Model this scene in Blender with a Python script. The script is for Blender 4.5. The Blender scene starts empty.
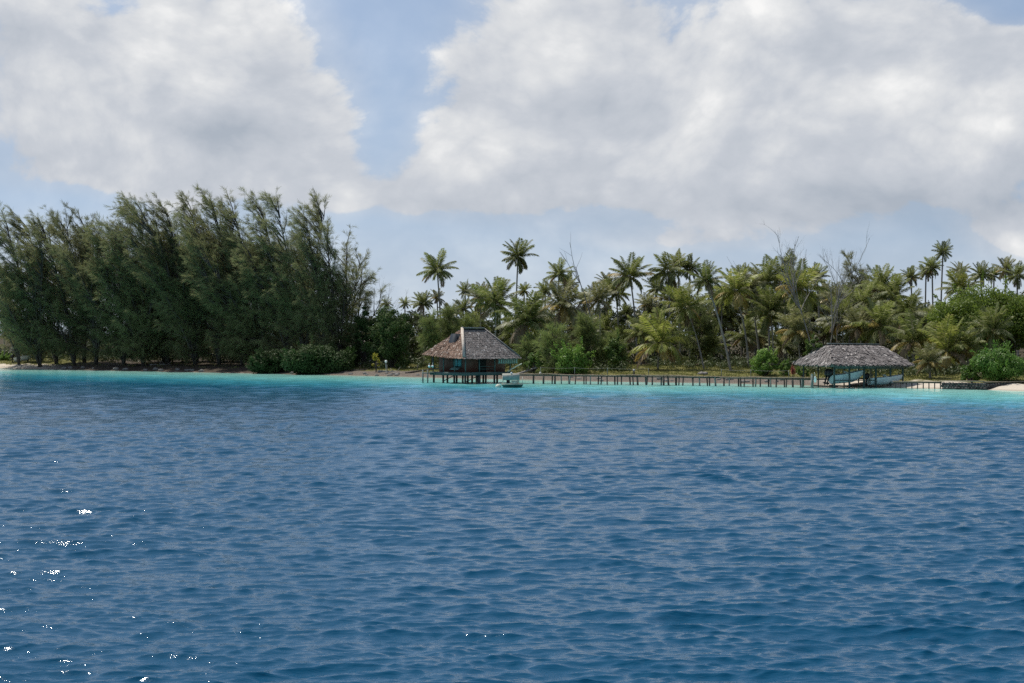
import bpy, math, random
import numpy as np
from mathutils import Vector, Matrix

R = math.radians
F = 1800.0          # focal length in pixels of the 1024 px wide frame
CH = 7.4            # camera height above the lagoon
HY = 334.0          # image row of the horizon
scn = bpy.context.scene
C = scn.collection
rng = np.random.default_rng(7)
random.seed(7)


def at(px, py, d):
    return Vector(((px - 512) * d / F, d, CH + (HY - py) * d / F))


def atz(px, d, z):
    return Vector(((px - 512) * d / F, d, z))


# ------------------------------------------------------------------ materials
def sock(node, ident):
    for s in node.inputs:
        if s.identifier == ident or s.name == ident:
            return s


class NT:
    """small node-tree writer"""
    def __init__(self, tree):
        self.t = tree
        self.n = tree.nodes
        self.l = tree.links
        self.n.clear()

    def put(self, s, v):
        if isinstance(v, bpy.types.NodeSocket):
            self.l.new(v, s)
        elif v is not None:
            s.default_value = v

    def node(self, typ, props=None, **ins):
        nd = self.n.new(typ)
        for k, v in (props or {}).items():
            setattr(nd, k, v)
        for k, v in ins.items():
            k = k.replace('_', ' ')
            self.put(nd.inputs[k], v)
        return nd

    def m(self, op, a, b=None, c=None, clamp=False):
        nd = self.n.new('ShaderNodeMath')
        nd.operation = op
        nd.use_clamp = clamp
        for i, v in enumerate((a, b, c)):
            if v is not None:
                self.put(nd.inputs[i], v)
        return nd.outputs[0]

    def v(self, op, a, b=None, out=0):
        nd = self.n.new('ShaderNodeVectorMath')
        nd.operation = op
        self.put(nd.inputs[0], a)
        if b is not None:
            self.put(nd.inputs[1], b)
        return nd.outputs['Value'] if op in ('LENGTH', 'DOT_PRODUCT') else nd.outputs[0]

    def mix(self, f, a, b, blend='MIX'):
        nd = self.n.new('ShaderNodeMix')
        nd.data_type = 'RGBA'
        nd.blend_type = blend
        nd.clamp_factor = True
        self.put(sock(nd, 'Factor_Float'), f)
        for k, x in (('A_Color', a), ('B_Color', b)):
            if isinstance(x, (tuple, list)) and len(x) == 3:
                x = (*x, 1)
            self.put(sock(nd, k), x)
        return [o for o in nd.outputs if o.identifier == 'Result_Color'][0]

    def ramp(self, f, stops, interp='LINEAR'):
        nd = self.n.new('ShaderNodeValToRGB')
        cr = nd.color_ramp
        cr.interpolation = interp
        while len(cr.elements) < len(stops):
            cr.elements.new(0.5)
        for e, (p, c) in zip(cr.elements, stops):
            e.position = p
            e.color = (*c, 1) if isinstance(c, (tuple, list)) else (c, c, c, 1)
        self.put(nd.inputs[0], f)
        return nd.outputs[0]

    def sstep(self, x, lo, hi):
        nd = self.n.new('ShaderNodeMapRange')
        nd.interpolation_type = 'SMOOTHSTEP'
        self.put(nd.inputs[0], x)
        nd.inputs[1].default_value = lo
        nd.inputs[2].default_value = hi
        return nd.outputs[0]

    def noise(self, vec, scale, detail=4, rough=0.55, dist=0.0):
        nd = self.node('ShaderNodeTexNoise', None, Scale=scale, Detail=detail, Roughness=rough, Distortion=dist)
        if vec is not None:
            self.l.new(vec, nd.inputs['Vector'])
        return nd.outputs[0]

    def out(self, shader):
        o = self.n.new('ShaderNodeOutputMaterial')
        self.l.new(shader, o.inputs['Surface'])


def newmat(name):
    m = bpy.data.materials.new(name)
    m.use_nodes = True
    return m, NT(m.node_tree)


def foliage(name, c1, c2, c3=None, trans=0.25, rough=0.55, spec=0.25, nscale=0.35):
    m, t = newmat(name)
    g = t.node('ShaderNodeNewGeometry')
    isl = g.outputs['Random Per Island']
    oi = t.node('ShaderNodeObjectInfo')
    tc = t.node('ShaderNodeTexCoord')
    n = t.noise(g.outputs['Position'], nscale, 3)
    f = t.m('ADD', t.m('MULTIPLY', isl, 0.55), t.m('MULTIPLY', t.m('SUBTRACT', n, 0.3), 1.1), clamp=True)
    col = t.mix(f, c1, c2)
    if c3:
        col = t.mix(t.sstep(isl, 0.86, 0.93), col, c3)
    vary = t.m('MULTIPLY_ADD', oi.outputs['Random'], 0.45, 0.78)
    hsv = t.node('ShaderNodeHueSaturation', None, Value=vary, Color=col)
    p = t.node('ShaderNodeBsdfPrincipled', None, Base_Color=hsv.outputs[0], Roughness=rough)
    p.inputs['Specular IOR Level'].default_value = spec
    tr = t.node('ShaderNodeBsdfTranslucent', None, Color=hsv.outputs[0])
    mx = t.n.new('ShaderNodeMixShader')
    mx.inputs[0].default_value = trans
    t.l.new(p.outputs[0], mx.inputs[1])
    t.l.new(tr.outputs[0], mx.inputs[2])
    t.out(mx.outputs[0])
    return m


def surface(name, c1, c2, scale=3.0, rough=0.8, stretch=(1, 1, 1), bump=0.3, spec=0.3, island=0.0, c3=None, metal=0.0):
    m, t = newmat(name)
    tc = t.node('ShaderNodeTexCoord')
    vec = t.v('MULTIPLY', tc.outputs['Object'], stretch)
    n = t.noise(vec, scale, 6, 0.62)
    f = t.sstep(n, 0.32, 0.68)
    if island:
        g = t.node('ShaderNodeNewGeometry')
        f = t.m('ADD', t.m('MULTIPLY', f, 1 - island), t.m('MULTIPLY', g.outputs['Random Per Island'], island))
        if c3:
            f3 = t.sstep(g.outputs['Random Per Island'], 0.88, 0.93)
    col = t.mix(f, c1, c2)
    if c3:
        if not island:
            f3 = t.sstep(t.noise(vec, scale * 0.7 + 0.31, 5), 0.56, 0.66)
        col = t.mix(f3, col, c3)
    p = t.node('ShaderNodeBsdfPrincipled', None, Base_Color=col, Roughness=rough, Metallic=metal)
    p.inputs['Specular IOR Level'].default_value = spec
    if bump:
        b = t.node('ShaderNodeBump', None, Strength=bump, Distance=0.05, Height=n)
        t.l.new(b.outputs[0], p.inputs['Normal'])
    t.out(p.outputs[0])
    return m


M = {}
M['casuarina'] = foliage('casuarina_needles', (0.15, 0.165, 0.075), (0.25, 0.255, 0.115), (0.29, 0.29, 0.15), trans=0.55, nscale=0.18)
M['casuarina_young'] = foliage('young_casuarina_needles', (0.13, 0.17, 0.055), (0.24, 0.28, 0.09), trans=0.48)
M['palm'] = foliage('palm_leaf', (0.11, 0.145, 0.036), (0.225, 0.255, 0.068), (0.38, 0.38, 0.2), trans=0.5, rough=0.5, spec=0.45)
M['palm_lime'] = foliage('palm_leaf_lime', (0.16, 0.2, 0.04), (0.3, 0.32, 0.07), (0.42, 0.39, 0.15), trans=0.46, rough=0.5, spec=0.4)
M['palm_pale'] = foliage('palm_leaf_pale', (0.14, 0.16, 0.06), (0.28, 0.28, 0.115), (0.42, 0.39, 0.24), trans=0.42, rough=0.5, spec=0.45)
M['palm_gold'] = foliage('palm_leaf_gold', (0.25, 0.2, 0.055), (0.42, 0.32, 0.1), trans=0.3, rough=0.45)
M['palm_dead'] = foliage('palm_leaf_dead', (0.16, 0.11, 0.06), (0.28, 0.22, 0.14), trans=0.1, rough=0.7)
M['rachis'] = surface('palm_rachis', (0.2, 0.2, 0.09), (0.3, 0.26, 0.13), 6, 0.5, bump=0)
M['palm_trunk'] = surface('palm_trunk_bark', (0.16, 0.145, 0.125), (0.34, 0.32, 0.29), 5, 0.9, (1, 1, 4))
M['bark'] = surface('dark_bark', (0.05, 0.042, 0.035), (0.12, 0.1, 0.085), 4, 0.95, (1, 1, 0.4))
M['deadwood'] = surface('bleached_dead_wood', (0.17, 0.155, 0.14), (0.3, 0.28, 0.26), 4, 0.9, (1, 1, 0.4))
M['broad_dark'] = foliage('broadleaf_dark', (0.034, 0.062, 0.02), (0.078, 0.118, 0.033), trans=0.28, rough=0.6, spec=0.15)
M['broad_deep'] = foliage('broadleaf_deep', (0.024, 0.046, 0.016), (0.056, 0.088, 0.026), trans=0.25, rough=0.6, spec=0.15)
M['broad_mid'] = foliage('broadleaf_mid', (0.075, 0.13, 0.028), (0.15, 0.22, 0.05), trans=0.36, rough=0.5, spec=0.3)
M['broad_bright'] = foliage('broadleaf_bright', (0.1, 0.158, 0.024), (0.2, 0.265, 0.042), trans=0.45, rough=0.5, spec=0.25)
M['broad_lime'] = foliage('broadleaf_lime', (0.095, 0.18, 0.03), (0.19, 0.29, 0.055), trans=0.38, rough=0.5)
M['bush_green'] = foliage('bush_leaf', (0.06, 0.13, 0.02), (0.125, 0.22, 0.035), trans=0.34, rough=0.5, spec=0.3)
M['yellow_leaf'] = foliage('yellow_shrub_leaf', (0.24, 0.22, 0.03), (0.4, 0.36, 0.05))
M['red_leaf'] = foliage('red_cordyline_leaf', (0.32, 0.06, 0.05), (0.5, 0.16, 0.13), trans=0.3)
M['wood_mass'] = foliage('woodland_leaf', (0.035, 0.055, 0.018), (0.085, 0.11, 0.035), (0.16, 0.16, 0.08), trans=0.2)
M['grass'] = foliage('dry_grass', (0.11, 0.135, 0.035), (0.25, 0.235, 0.075), trans=0.3, rough=0.7)
M['thatch'] = surface('grey_thatch', (0.115, 0.1, 0.094), (0.225, 0.2, 0.19), 1.1, 0.85, island=0.45, c3=(0.36, 0.34, 0.33), bump=0.4)
M['thatch_rough'] = surface('weathered_palm_thatch', (0.085, 0.074, 0.072), (0.25, 0.225, 0.215), 1.6, 0.9, island=0.6, c3=(0.38, 0.35, 0.33), bump=0.5)
M['thatch_red'] = surface('reddish_thatch', (0.13, 0.078, 0.055), (0.28, 0.18, 0.13), 0.9, 0.85, island=0.45, c3=(0.48, 0.4, 0.34), bump=0.4)
M['cap'] = surface('roof_capping', (0.36, 0.31, 0.26), (0.5, 0.45, 0.39), 3, 0.8)
M['cap_grey'] = surface('grey_roof_capping', (0.13, 0.125, 0.12), (0.24, 0.23, 0.22), 3, 0.8)
M['wall_wood'] = surface('red_brown_boards', (0.075, 0.028, 0.02), (0.17, 0.066, 0.046), 3, 0.7, (6, 6, 0.4))
M['teal_wood'] = surface('teal_painted_timber', (0.038, 0.062, 0.058), (0.08, 0.115, 0.105), 4, 0.7, (1, 1, 0.5))
M['teal_bright'] = surface('teal_shutter_paint', (0.07, 0.2, 0.22), (0.11, 0.29, 0.31), 2, 0.55)
M['lattice'] = surface('pale_green_screen', (0.12, 0.18, 0.16), (0.24, 0.31, 0.28), 3, 0.7, (5, 5, 0.5))
M['dark_panel'] = surface('dark_glazed_panel', (0.012, 0.018, 0.028), (0.02, 0.03, 0.042), 2, 0.7, spec=0.15, bump=0)
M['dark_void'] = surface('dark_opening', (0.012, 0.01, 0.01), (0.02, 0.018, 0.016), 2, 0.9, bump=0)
M['post'] = surface('wet_dark_post', (0.03, 0.028, 0.026), (0.075, 0.068, 0.06), 4, 0.7, (1, 1, 0.5))
M['deck'] = surface('weathered_deck', (0.2, 0.155, 0.11), (0.36, 0.29, 0.21), 4, 0.85, (1, 4, 1))
M['beam'] = surface('jetty_beam', (0.05, 0.043, 0.036), (0.11, 0.095, 0.08), 4, 0.85)
M['post_grey'] = surface('grey_green_post', (0.1, 0.12, 0.11), (0.2, 0.22, 0.2), 4, 0.8, (1, 1, 0.5))
M['white'] = surface('white_paint', (0.68, 0.68, 0.66), (0.8, 0.8, 0.78), 3, 0.5, bump=0)
M['cream'] = surface('cream_paint', (0.55, 0.53, 0.42), (0.7, 0.67, 0.55), 3, 0.6, bump=0)
M['canvas'] = surface('grey_green_canvas', (0.25, 0.26, 0.22), (0.38, 0.38, 0.33), 2, 0.85)
M['green_hull'] = surface('green_hull_paint', (0.05, 0.13, 0.1), (0.08, 0.19, 0.15), 2, 0.5, bump=0)
M['blue_hull'] = surface('sky_blue_hull_paint', (0.5, 0.59, 0.62), (0.6, 0.68, 0.71), 1.5, 0.4, bump=0)
M['grey_hull'] = surface('pale_grey_hull_paint', (0.6, 0.6, 0.62), (0.72, 0.72, 0.73), 1.5, 0.4, bump=0)
M['black'] = surface('black_cowling', (0.01, 0.01, 0.012), (0.022, 0.022, 0.026), 2, 0.35, bump=0)
M['yellow'] = surface('yellow_cover', (0.55, 0.48, 0.04), (0.7, 0.6, 0.06), 2, 0.6)
M['house_wall'] = surface('pale_house_wall', (0.6, 0.56, 0.5), (0.75, 0.71, 0.65), 1.5, 0.8)
M['house_roof'] = surface('light_metal_roof', (0.38, 0.37, 0.36), (0.5, 0.48, 0.46), 1.5, 0.5)
M['rock'] = surface('beach_rock', (0.1, 0.095, 0.09), (0.3, 0.28, 0.26), 2.0, 0.95, bump=0.8)
M['stone'] = surface('dark_seawall_stone', (0.035, 0.034, 0.034), (0.11, 0.1, 0.095), 2.2, 0.95, bump=1.0, c3=(0.17, 0.16, 0.15))
M['rope'] = surface('grey_rope', (0.15, 0.14, 0.12), (0.25, 0.23, 0.2), 5, 0.9, bump=0)


# ------------------------------------------------------------------ mesh tools
class MB:
    def __init__(self):
        self.V, self.Fq, self.n = [], [], 0

    def add(self, v, f, mi=0):
        v = np.asarray(v, dtype=np.float32).reshape(-1, 3)
        f = np.asarray(f, dtype=np.int64)
        self.V.append(v)
        self.Fq.append((f + self.n, mi))
        self.n += len(v)

    def box(self, x0, x1, y0, y1, z0, z1, mi=0):
        v = [(x, y, z) for z in (z0, z1) for y in (y0, y1) for x in (x0, x1)]
        f = [(0, 2, 3, 1), (4, 5, 7, 6), (0, 1, 5, 4), (2, 6, 7, 3), (0, 4, 6, 2), (1, 3, 7, 5)]
        self.add(v, f, mi)

    def beam(self, a, b, w, h, mi=0):
        a, b = Vector(a), Vector(b)
        t = (b - a).normalized()
        up = Vector((0, 0, 1)) if abs(t.z) < 0.95 else Vector((0, 1, 0))
        s = t.cross(up).normalized() * (w / 2)
        u = s.cross(t).normalized() * (h / 2)
        v = [p + sx * s + sz * u for p in (a, b) for sx, sz in ((-1, -1), (1, -1), (1, 1), (-1, 1))]
        f = [(0, 1, 2, 3), (7, 6, 5, 4), (0, 4, 5, 1), (1, 5, 6, 2), (2, 6, 7, 3), (3, 7, 4, 0)]
        self.add([tuple(p) for p in v], f, mi)

    def tube(self, pts, rad, sides=7, mi=0, cap=True):
        pts = np.asarray([tuple(p) for p in pts], dtype=float)
        k = len(pts)
        rad = np.broadcast_to(np.asarray(rad, dtype=float), (k,))
        tan = np.gradient(pts, axis=0)
        tan /= np.linalg.norm(tan, axis=1)[:, None] + 1e-9
        ref = np.array([0.31, 0.93, 0.2]) if abs(tan[0] @ np.array([0.31, 0.93, 0.2])) < 0.85 else np.array([1.0, 0, 0])
        s = np.cross(tan, ref)
        s /= np.linalg.norm(s, axis=1)[:, None] + 1e-9
        u = np.cross(s, tan)
        a = np.arange(sides) * 2 * math.pi / sides
        ring = pts[:, None, :] + rad[:, None, None] * (np.cos(a)[None, :, None] * s[:, None, :] + np.sin(a)[None, :, None] * u[:, None, :])
        i = np.arange(k - 1)[:, None] * sides
        j = np.arange(sides)[None, :]
        jn = (j + 1) % sides
        f = np.stack([i + j, i + jn, i + sides + jn, i + sides + j], -1).reshape(-1, 4)
        n0 = self.n
        self.add(ring.reshape(-1, 3), f, mi)
        if cap:
            self.Fq.append((np.array([list(range(sides))[::-1]]) + n0, mi))
            self.Fq.append((np.array([list(range(sides))]) + n0 + (k - 1) * sides, mi))

    def leaves(self, base, vec, wid, mi=0, mid=0.45):
        """diamond blades: base points, blade vectors, half-width vectors"""
        base, vec, wid = (np.asarray(a, dtype=float) for a in (base, vec, wid))
        n = len(base)
        v = np.stack([base, base + vec * mid + wid, base + vec, base + vec * mid - wid], 1).reshape(-1, 3)
        f = np.arange(n * 4).reshape(n, 4)
        self.add(v, f, mi)

    def slab(self, poly, th, mi=0):
        """polygon (top face corners) thickened downwards"""
        k = len(poly)
        top = [tuple(p) for p in poly]
        bot = [(p[0], p[1], p[2] - th) for p in top]
        n0 = self.n
        self.add(top + bot, [list(range(k))], mi)
        self.Fq.append((np.array([[k + i for i in range(k)][::-1]]) + n0, mi))
        for i in range(k):
            j = (i + 1) % k
            self.Fq.append((np.array([[i, k + i, k + j, j]]) + n0, mi))

    def build(self, name, mats, parent=None, smooth=False, loc=None):
        V = np.concatenate(self.V) if self.V else np.zeros((0, 3), np.float32)
        me = bpy.data.meshes.new(name)
        loops, starts, mis, c = [], [], [], 0
        for f, mi in self.Fq:
            if f.ndim == 1:
                f = f[None]
            n, k = f.shape
            loops.append(f.ravel())
            starts.append(c + np.arange(n) * k)
            mis.append(np.full(n, mi, np.int32))
            c += n * k
        loops, starts, mis = np.concatenate(loops), np.concatenate(starts), np.concatenate(mis)
        me.vertices.add(len(V))
        me.vertices.foreach_set('co', V.astype(np.float32).ravel())
        me.loops.add(len(loops))
        me.loops.foreach_set('vertex_index', loops.astype(np.int32))
        me.polygons.add(len(starts))
        me.polygons.foreach_set('loop_start', starts.astype(np.int32))
        me.polygons.foreach_set('material_index', mis)
        if smooth:
            me.polygons.foreach_set('use_smooth', np.ones(len(starts), bool))
        me.update(calc_edges=True)
        for m in (mats if isinstance(mats, (list, tuple)) else [mats]):
            me.materials.append(m)
        o = bpy.data.objects.new(name, me)
        C.objects.link(o)
        if parent:
            o.parent = parent
        if loc is not None:
            o.location = loc
        return o


def tag(o, label=None, cat=None, group=None, kind=None):
    for k, x in (('label', label), ('category', cat), ('group', group), ('kind', kind)):
        if x:
            o[k] = x
    return o


def thing(name, loc, label, cat, rz=0.0, group=None, scale=None):
    o = bpy.data.objects.new(name, None)
    C.objects.link(o)
    o.empty_display_size = 0.5
    o.location = loc
    o.rotation_euler = (0, 0, rz)
    if scale:
        o.scale = (scale,) * 3
    return tag(o, label, cat, group)


def unit(a):
    return a / (np.linalg.norm(a, axis=-1, keepdims=True) + 1e-9)


def rdir(n, r=rng):
    return unit(r.normal(size=(n, 3)))


# ------------------------------------------------------------------ shoreline and terrain
SH = [(-420, 364.2), (-250, 365.2), (-100, 366.9), (0, 368.2), (100, 370.4), (200, 372.4), (300, 374.4), (380, 376.2), (430, 377.5), (520, 379.6), (600, 381.6),
      (700, 383.0), (780, 384.6), (820, 385.8), (870, 386.9), (920, 388.3), (970, 389.4), (1024, 391.0), (1150, 394), (1320, 397)]
KD = F * CH
_shx = np.array([(p - 512) * (KD / (y - HY)) / F for p, y in SH])
_shy = np.array([KD / (y - HY) for p, y in SH])


def shore(X):
    X = np.asarray(X, dtype=float)
    y = np.interp(X, _shx, _shy)
    y = np.where(X < _shx[0], _shy[0] + (_shx[0] - X) * 0.25, y)
    return np.where(X > _shx[-1], _shy[-1] - np.minimum(X - _shx[-1], 200) * 0.3, y)


def inland(X, Y):
    return (np.asarray(Y) - shore(X)) * 0.79


def ground_z(X, Y):
    X = np.asarray(X, dtype=float)
    Y = np.asarray(Y, dtype=float)
    s = inland(X, Y)
    up = np.interp(s, [-80, -20, -3, 0, 2, 5, 12, 25, 80, 400, 3000], [-14, -2.2, -0.5, 0.0, 0.32, 0.72, 1.15, 1.5, 1.9, 2.5, 3.0])
    bump = 0.10 * np.sin(X * 0.9 + 1.3 * np.sin(Y * 0.31)) * np.sin(Y * 0.53 + X * 0.2) + 0.07 * np.sin(X * 2.3 + Y * 0.7)
    return up + bump * np.clip((s + 1) / 6, 0, 1)


def gz(x, y):
    return float(ground_z(x, y))


def place(px, d, dz=0.0):
    x = (px - 512) * d / F
    return Vector((x, d, gz(x, d) + dz))


def sd(px):
    """distance of the waterline along picture column px"""
    return KD / (float(np.interp(px, [a for a, b in SH], [b for a, b in SH])) - HY)


def build_ground():
    xs = np.concatenate([np.linspace(-2500, -220, 20)[:-1], np.linspace(-220, 130, 440), np.linspace(130, 2500, 20)[1:]])
    ss = np.concatenate([np.linspace(-110, -6, 16)[:-1], np.linspace(-6, 26, 65), np.linspace(26, 120, 45)[1:], np.geomspace(120, 4200, 22)[1:]])
    X, S = np.meshgrid(xs, ss)
    Y = S + shore(X)
    Z = ground_z(X, Y)
    nr, nc = X.shape
    i = np.arange(nr - 1)[:, None] * nc
    j = np.arange(nc - 1)[None, :]
    f = np.stack([i + j, i + j + 1, i + nc + j + 1, i + nc + j], -1).reshape(-1, 4)
    mb = MB()
    mb.add(np.stack([X, Y, Z], -1).reshape(-1, 3), f)
    m, t = newmat('beach_and_soil')
    g = t.node('ShaderNodeNewGeometry')
    at_ = t.node('ShaderNodeAttribute', {'attribute_name': 'inland'})
    pos = g.outputs['Position']
    n1 = t.noise(pos, 0.35, 5, 0.6)
    n2 = t.noise(pos, 2.2, 6, 0.7)
    n3 = t.noise(pos, 9, 4, 0.7)
    s = t.m('ADD', at_.outputs['Fac'], t.m('MULTIPLY', t.m('SUBTRACT', n1, 0.5), 9.0))
    sep = t.node('ShaderNodeSeparateXYZ', None, Vector=pos)
    sand = t.mix(n2, (0.42, 0.36, 0.29), (0.62, 0.56, 0.47))
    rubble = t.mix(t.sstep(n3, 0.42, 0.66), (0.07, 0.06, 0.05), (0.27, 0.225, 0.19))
    # clean white sand only at the two ends of the beach, coral rubble and shade-darkened litter between
    clean = t.m('MAXIMUM', t.sstep(sep.outputs[0], -92, -101), t.sstep(sep.outputs[0], 42, 50))
    beach = t.mix(clean, rubble, sand)
    wet = t.sstep(at_.outputs['Fac'], 1.2, 0.1)
    beach = t.mix(t.m('MULTIPLY', wet, 0.45), beach, (0.2, 0.17, 0.13))
    grass = t.mix(t.sstep(n2, 0.35, 0.65), (0.075, 0.085, 0.025), (0.175, 0.155, 0.056))
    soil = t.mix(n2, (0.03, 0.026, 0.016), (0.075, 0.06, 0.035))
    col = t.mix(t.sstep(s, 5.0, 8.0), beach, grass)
    shaded_litter = t.mix(t.sstep(n3, 0.45, 0.68), (0.045, 0.036, 0.028), (0.15, 0.12, 0.09))  # needle debris colour, darkened further to paint in the casuarinas' shade
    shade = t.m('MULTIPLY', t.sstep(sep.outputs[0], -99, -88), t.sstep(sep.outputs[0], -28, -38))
    col = t.mix(t.m('MULTIPLY', shade, t.sstep(t.m('ADD', s, t.m('MULTIPLY', n2, 2.0)), 0.6, 2.4)), col, shaded_litter)
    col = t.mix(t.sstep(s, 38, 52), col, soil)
    p = t.node('ShaderNodeBsdfPrincipled', None, Base_Color=col, Roughness=0.95)
    p.inputs['Specular IOR Level'].default_value = 0.1
    b = t.node('ShaderNodeBump', None, Strength=0.6, Distance=0.15, Height=t.m('ADD', n2, n3))
    t.l.new(b.outputs[0], p.inputs['Normal'])
    t.out(p.outputs[0])
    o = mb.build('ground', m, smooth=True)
    a = o.data.attributes.new('inland', 'FLOAT', 'POINT')
    a.data.foreach_set('value', inland(X, Y).astype(np.float32).ravel())
    tag(o, kind='structure')


def build_water():
    r = [3.0]
    while r[-1] < 480:
        r.append(r[-1] * (1 + (0.0016 if 35 < r[-1] < 150 else 0.0021 if 33 < r[-1] < 330 else 0.006 if 20 < r[-1] < 420 else 0.03)))
    r = np.concatenate([r, np.geomspace(500, 6000, 24)])
    fine = np.arange(-18.5, 18.51, 0.055)
    side = np.concatenate([18.5 + np.cumsum(np.minimum(0.1 * 1.12 ** np.arange(60), 4.0))])
    side = side[side < 179]
    ang = np.concatenate([[-180.0], -side[::-1], fine, side, [180.0]])
    A, Rr = np.meshgrid(np.radians(ang), r)
    X, Y = Rr * np.sin(A), Rr * np.cos(A)
    H = np.zeros_like(X)
    DX = np.zeros_like(X)
    DY = np.zeros_like(X)
    wr = np.random.default_rng(21)
    nw = 120
    lam = np.exp(wr.uniform(math.log(0.22), math.log(5.0), nw))
    dirs = np.radians(-80 + wr.normal(0, 28, nw))
    ph = wr.uniform(0, 2 * math.pi, nw)
    spacing = Rr * np.where(Rr < 150, 0.0018, 0.0023)
    gust = 1 + 0.22 * np.sin(X * 0.09 + 2 * np.sin(Y * 0.035)) * np.sin(Y * 0.06 - X * 0.03 + 1.0)
    depth = np.clip(-inland(X, Y) / 45.0, 0.0, 1.0)
    calm = (0.22 + 0.78 * depth) * np.clip((520 - Rr) / 80, 0, 1)
    for L, a, p in zip(lam, dirs, ph):
        k = 2 * math.pi / L
        slope = 0.046 * (1.0 if L > 1.0 else 1.15) * (1.0 if L < 1.1 else (1.1 / L) ** 0.85)
        amp = slope / k
        w = np.clip((L / (spacing + 1e-6) - 2.2) / 2.0, 0, 1)
        th = k * (X * math.cos(a) + Y * math.sin(a)) + p + 0.35 * np.sin(0.11 * X + p) + 0.35 * np.sin(0.09 * Y + 2 * p)
        g1 = wr.uniform(0, 6.28, 4)
        kk = 0.55 / L ** 0.6
        grp = 0.75 + 0.75 * np.sin(kk * (X * math.cos(g1[0]) + Y * math.sin(g1[0])) + g1[1]) * np.sin(0.7 * kk * (X * math.sin(g1[0]) - 1.4 * Y * math.cos(g1[0])) + g1[2])
        c, s = np.cos(th) * grp, np.sin(th) * grp
        H += amp * w * c
        DX -= amp * 1.15 * w * s * math.cos(a)
        DY -= amp * 1.15 * w * s * math.sin(a)
    q = gust * calm
    inside = (np.abs(np.degrees(A)) < 178)
    X2, Y2, H2 = X + DX * q * inside, Y + DY * q * inside, H * q
    nr, nc = X.shape
    i = np.arange(nr - 1)[:, None] * nc
    j = np.arange(nc - 1)[None, :]
    f = np.stack([i + j, i + j + 1, i + nc + j + 1, i + nc + j], -1).reshape(-1, 4)
    mb = MB()
    mb.add(np.stack([X2, Y2, H2], -1).reshape(-1, 3), f)
    m, t = newmat('lagoon_water')
    g = t.node('ShaderNodeNewGeometry')
    pos = g.outputs['Position']
    off = t.node('ShaderNodeAttribute', {'attribute_name': 'offshore'}).outputs['Fac']
    n1 = t.noise(t.v('MULTIPLY', pos, (0.045, 0.02, 0.0)), 1.0, 3, 0.5)
    n2 = t.noise(t.v('MULTIPLY', pos, (0.25, 0.12, 0.0)), 1.0, 3, 0.6)
    s = t.m('ADD', off, t.m('ADD', t.m('MULTIPLY', t.m('SUBTRACT', n1, 0.5), 22.0), t.m('MULTIPLY', t.m('SUBTRACT', n2, 0.5), 8.0)))
    col = t.ramp(t.m('DIVIDE', s, 108.0, clamp=True), [
        (0.0, WATER[0]), (0.05, WATER[1]), (0.22, WATER[2]), (0.38, WATER[3]), (0.55, WATER[4]), (0.95, WATER[5])])
    p = t.node('ShaderNodeBsdfPrincipled', None, Base_Color=col, Roughness=0.08)
    p.inputs['IOR'].default_value = 1.25
    p.inputs['Specular Tint'].default_value = (0.7, 0.85, 1.0, 1.0)
    # wind ripples, two crossed scales
    rp = t.v('MULTIPLY', pos, (0.6, 1.7, 1.0))
    w1 = t.noise(rp, 1.9, 4, 0.62, 0.3)
    w2 = t.noise(rp, 6.0, 3, 0.6, 0.2)
    b1 = t.node('ShaderNodeBump', None, Strength=1.0, Distance=0.03, Height=w1)
    b2 = t.node('ShaderNodeBump', None, Strength=1.0, Distance=0.017, Height=w2)
    t.l.new(b1.outputs[0], b2.inputs['Normal'])
    t.l.new(b2.outputs[0], p.inputs['Normal'])
    t.out(p.outputs[0])
    o = mb.build('water', m, smooth=True)
    a = o.data.attributes.new('offshore', 'FLOAT', 'POINT')
    a.data.foreach_set('value', (-inland(X, Y)).astype(np.float32).ravel())
    tag(o, kind='structure')


WATER = [(0.3, 0.5, 0.42), (0.3, 0.62, 0.55), (0.17, 0.54, 0.54), (0.04, 0.27, 0.36), (0.005, 0.094, 0.172), (0.002, 0.053, 0.112)]


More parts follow.
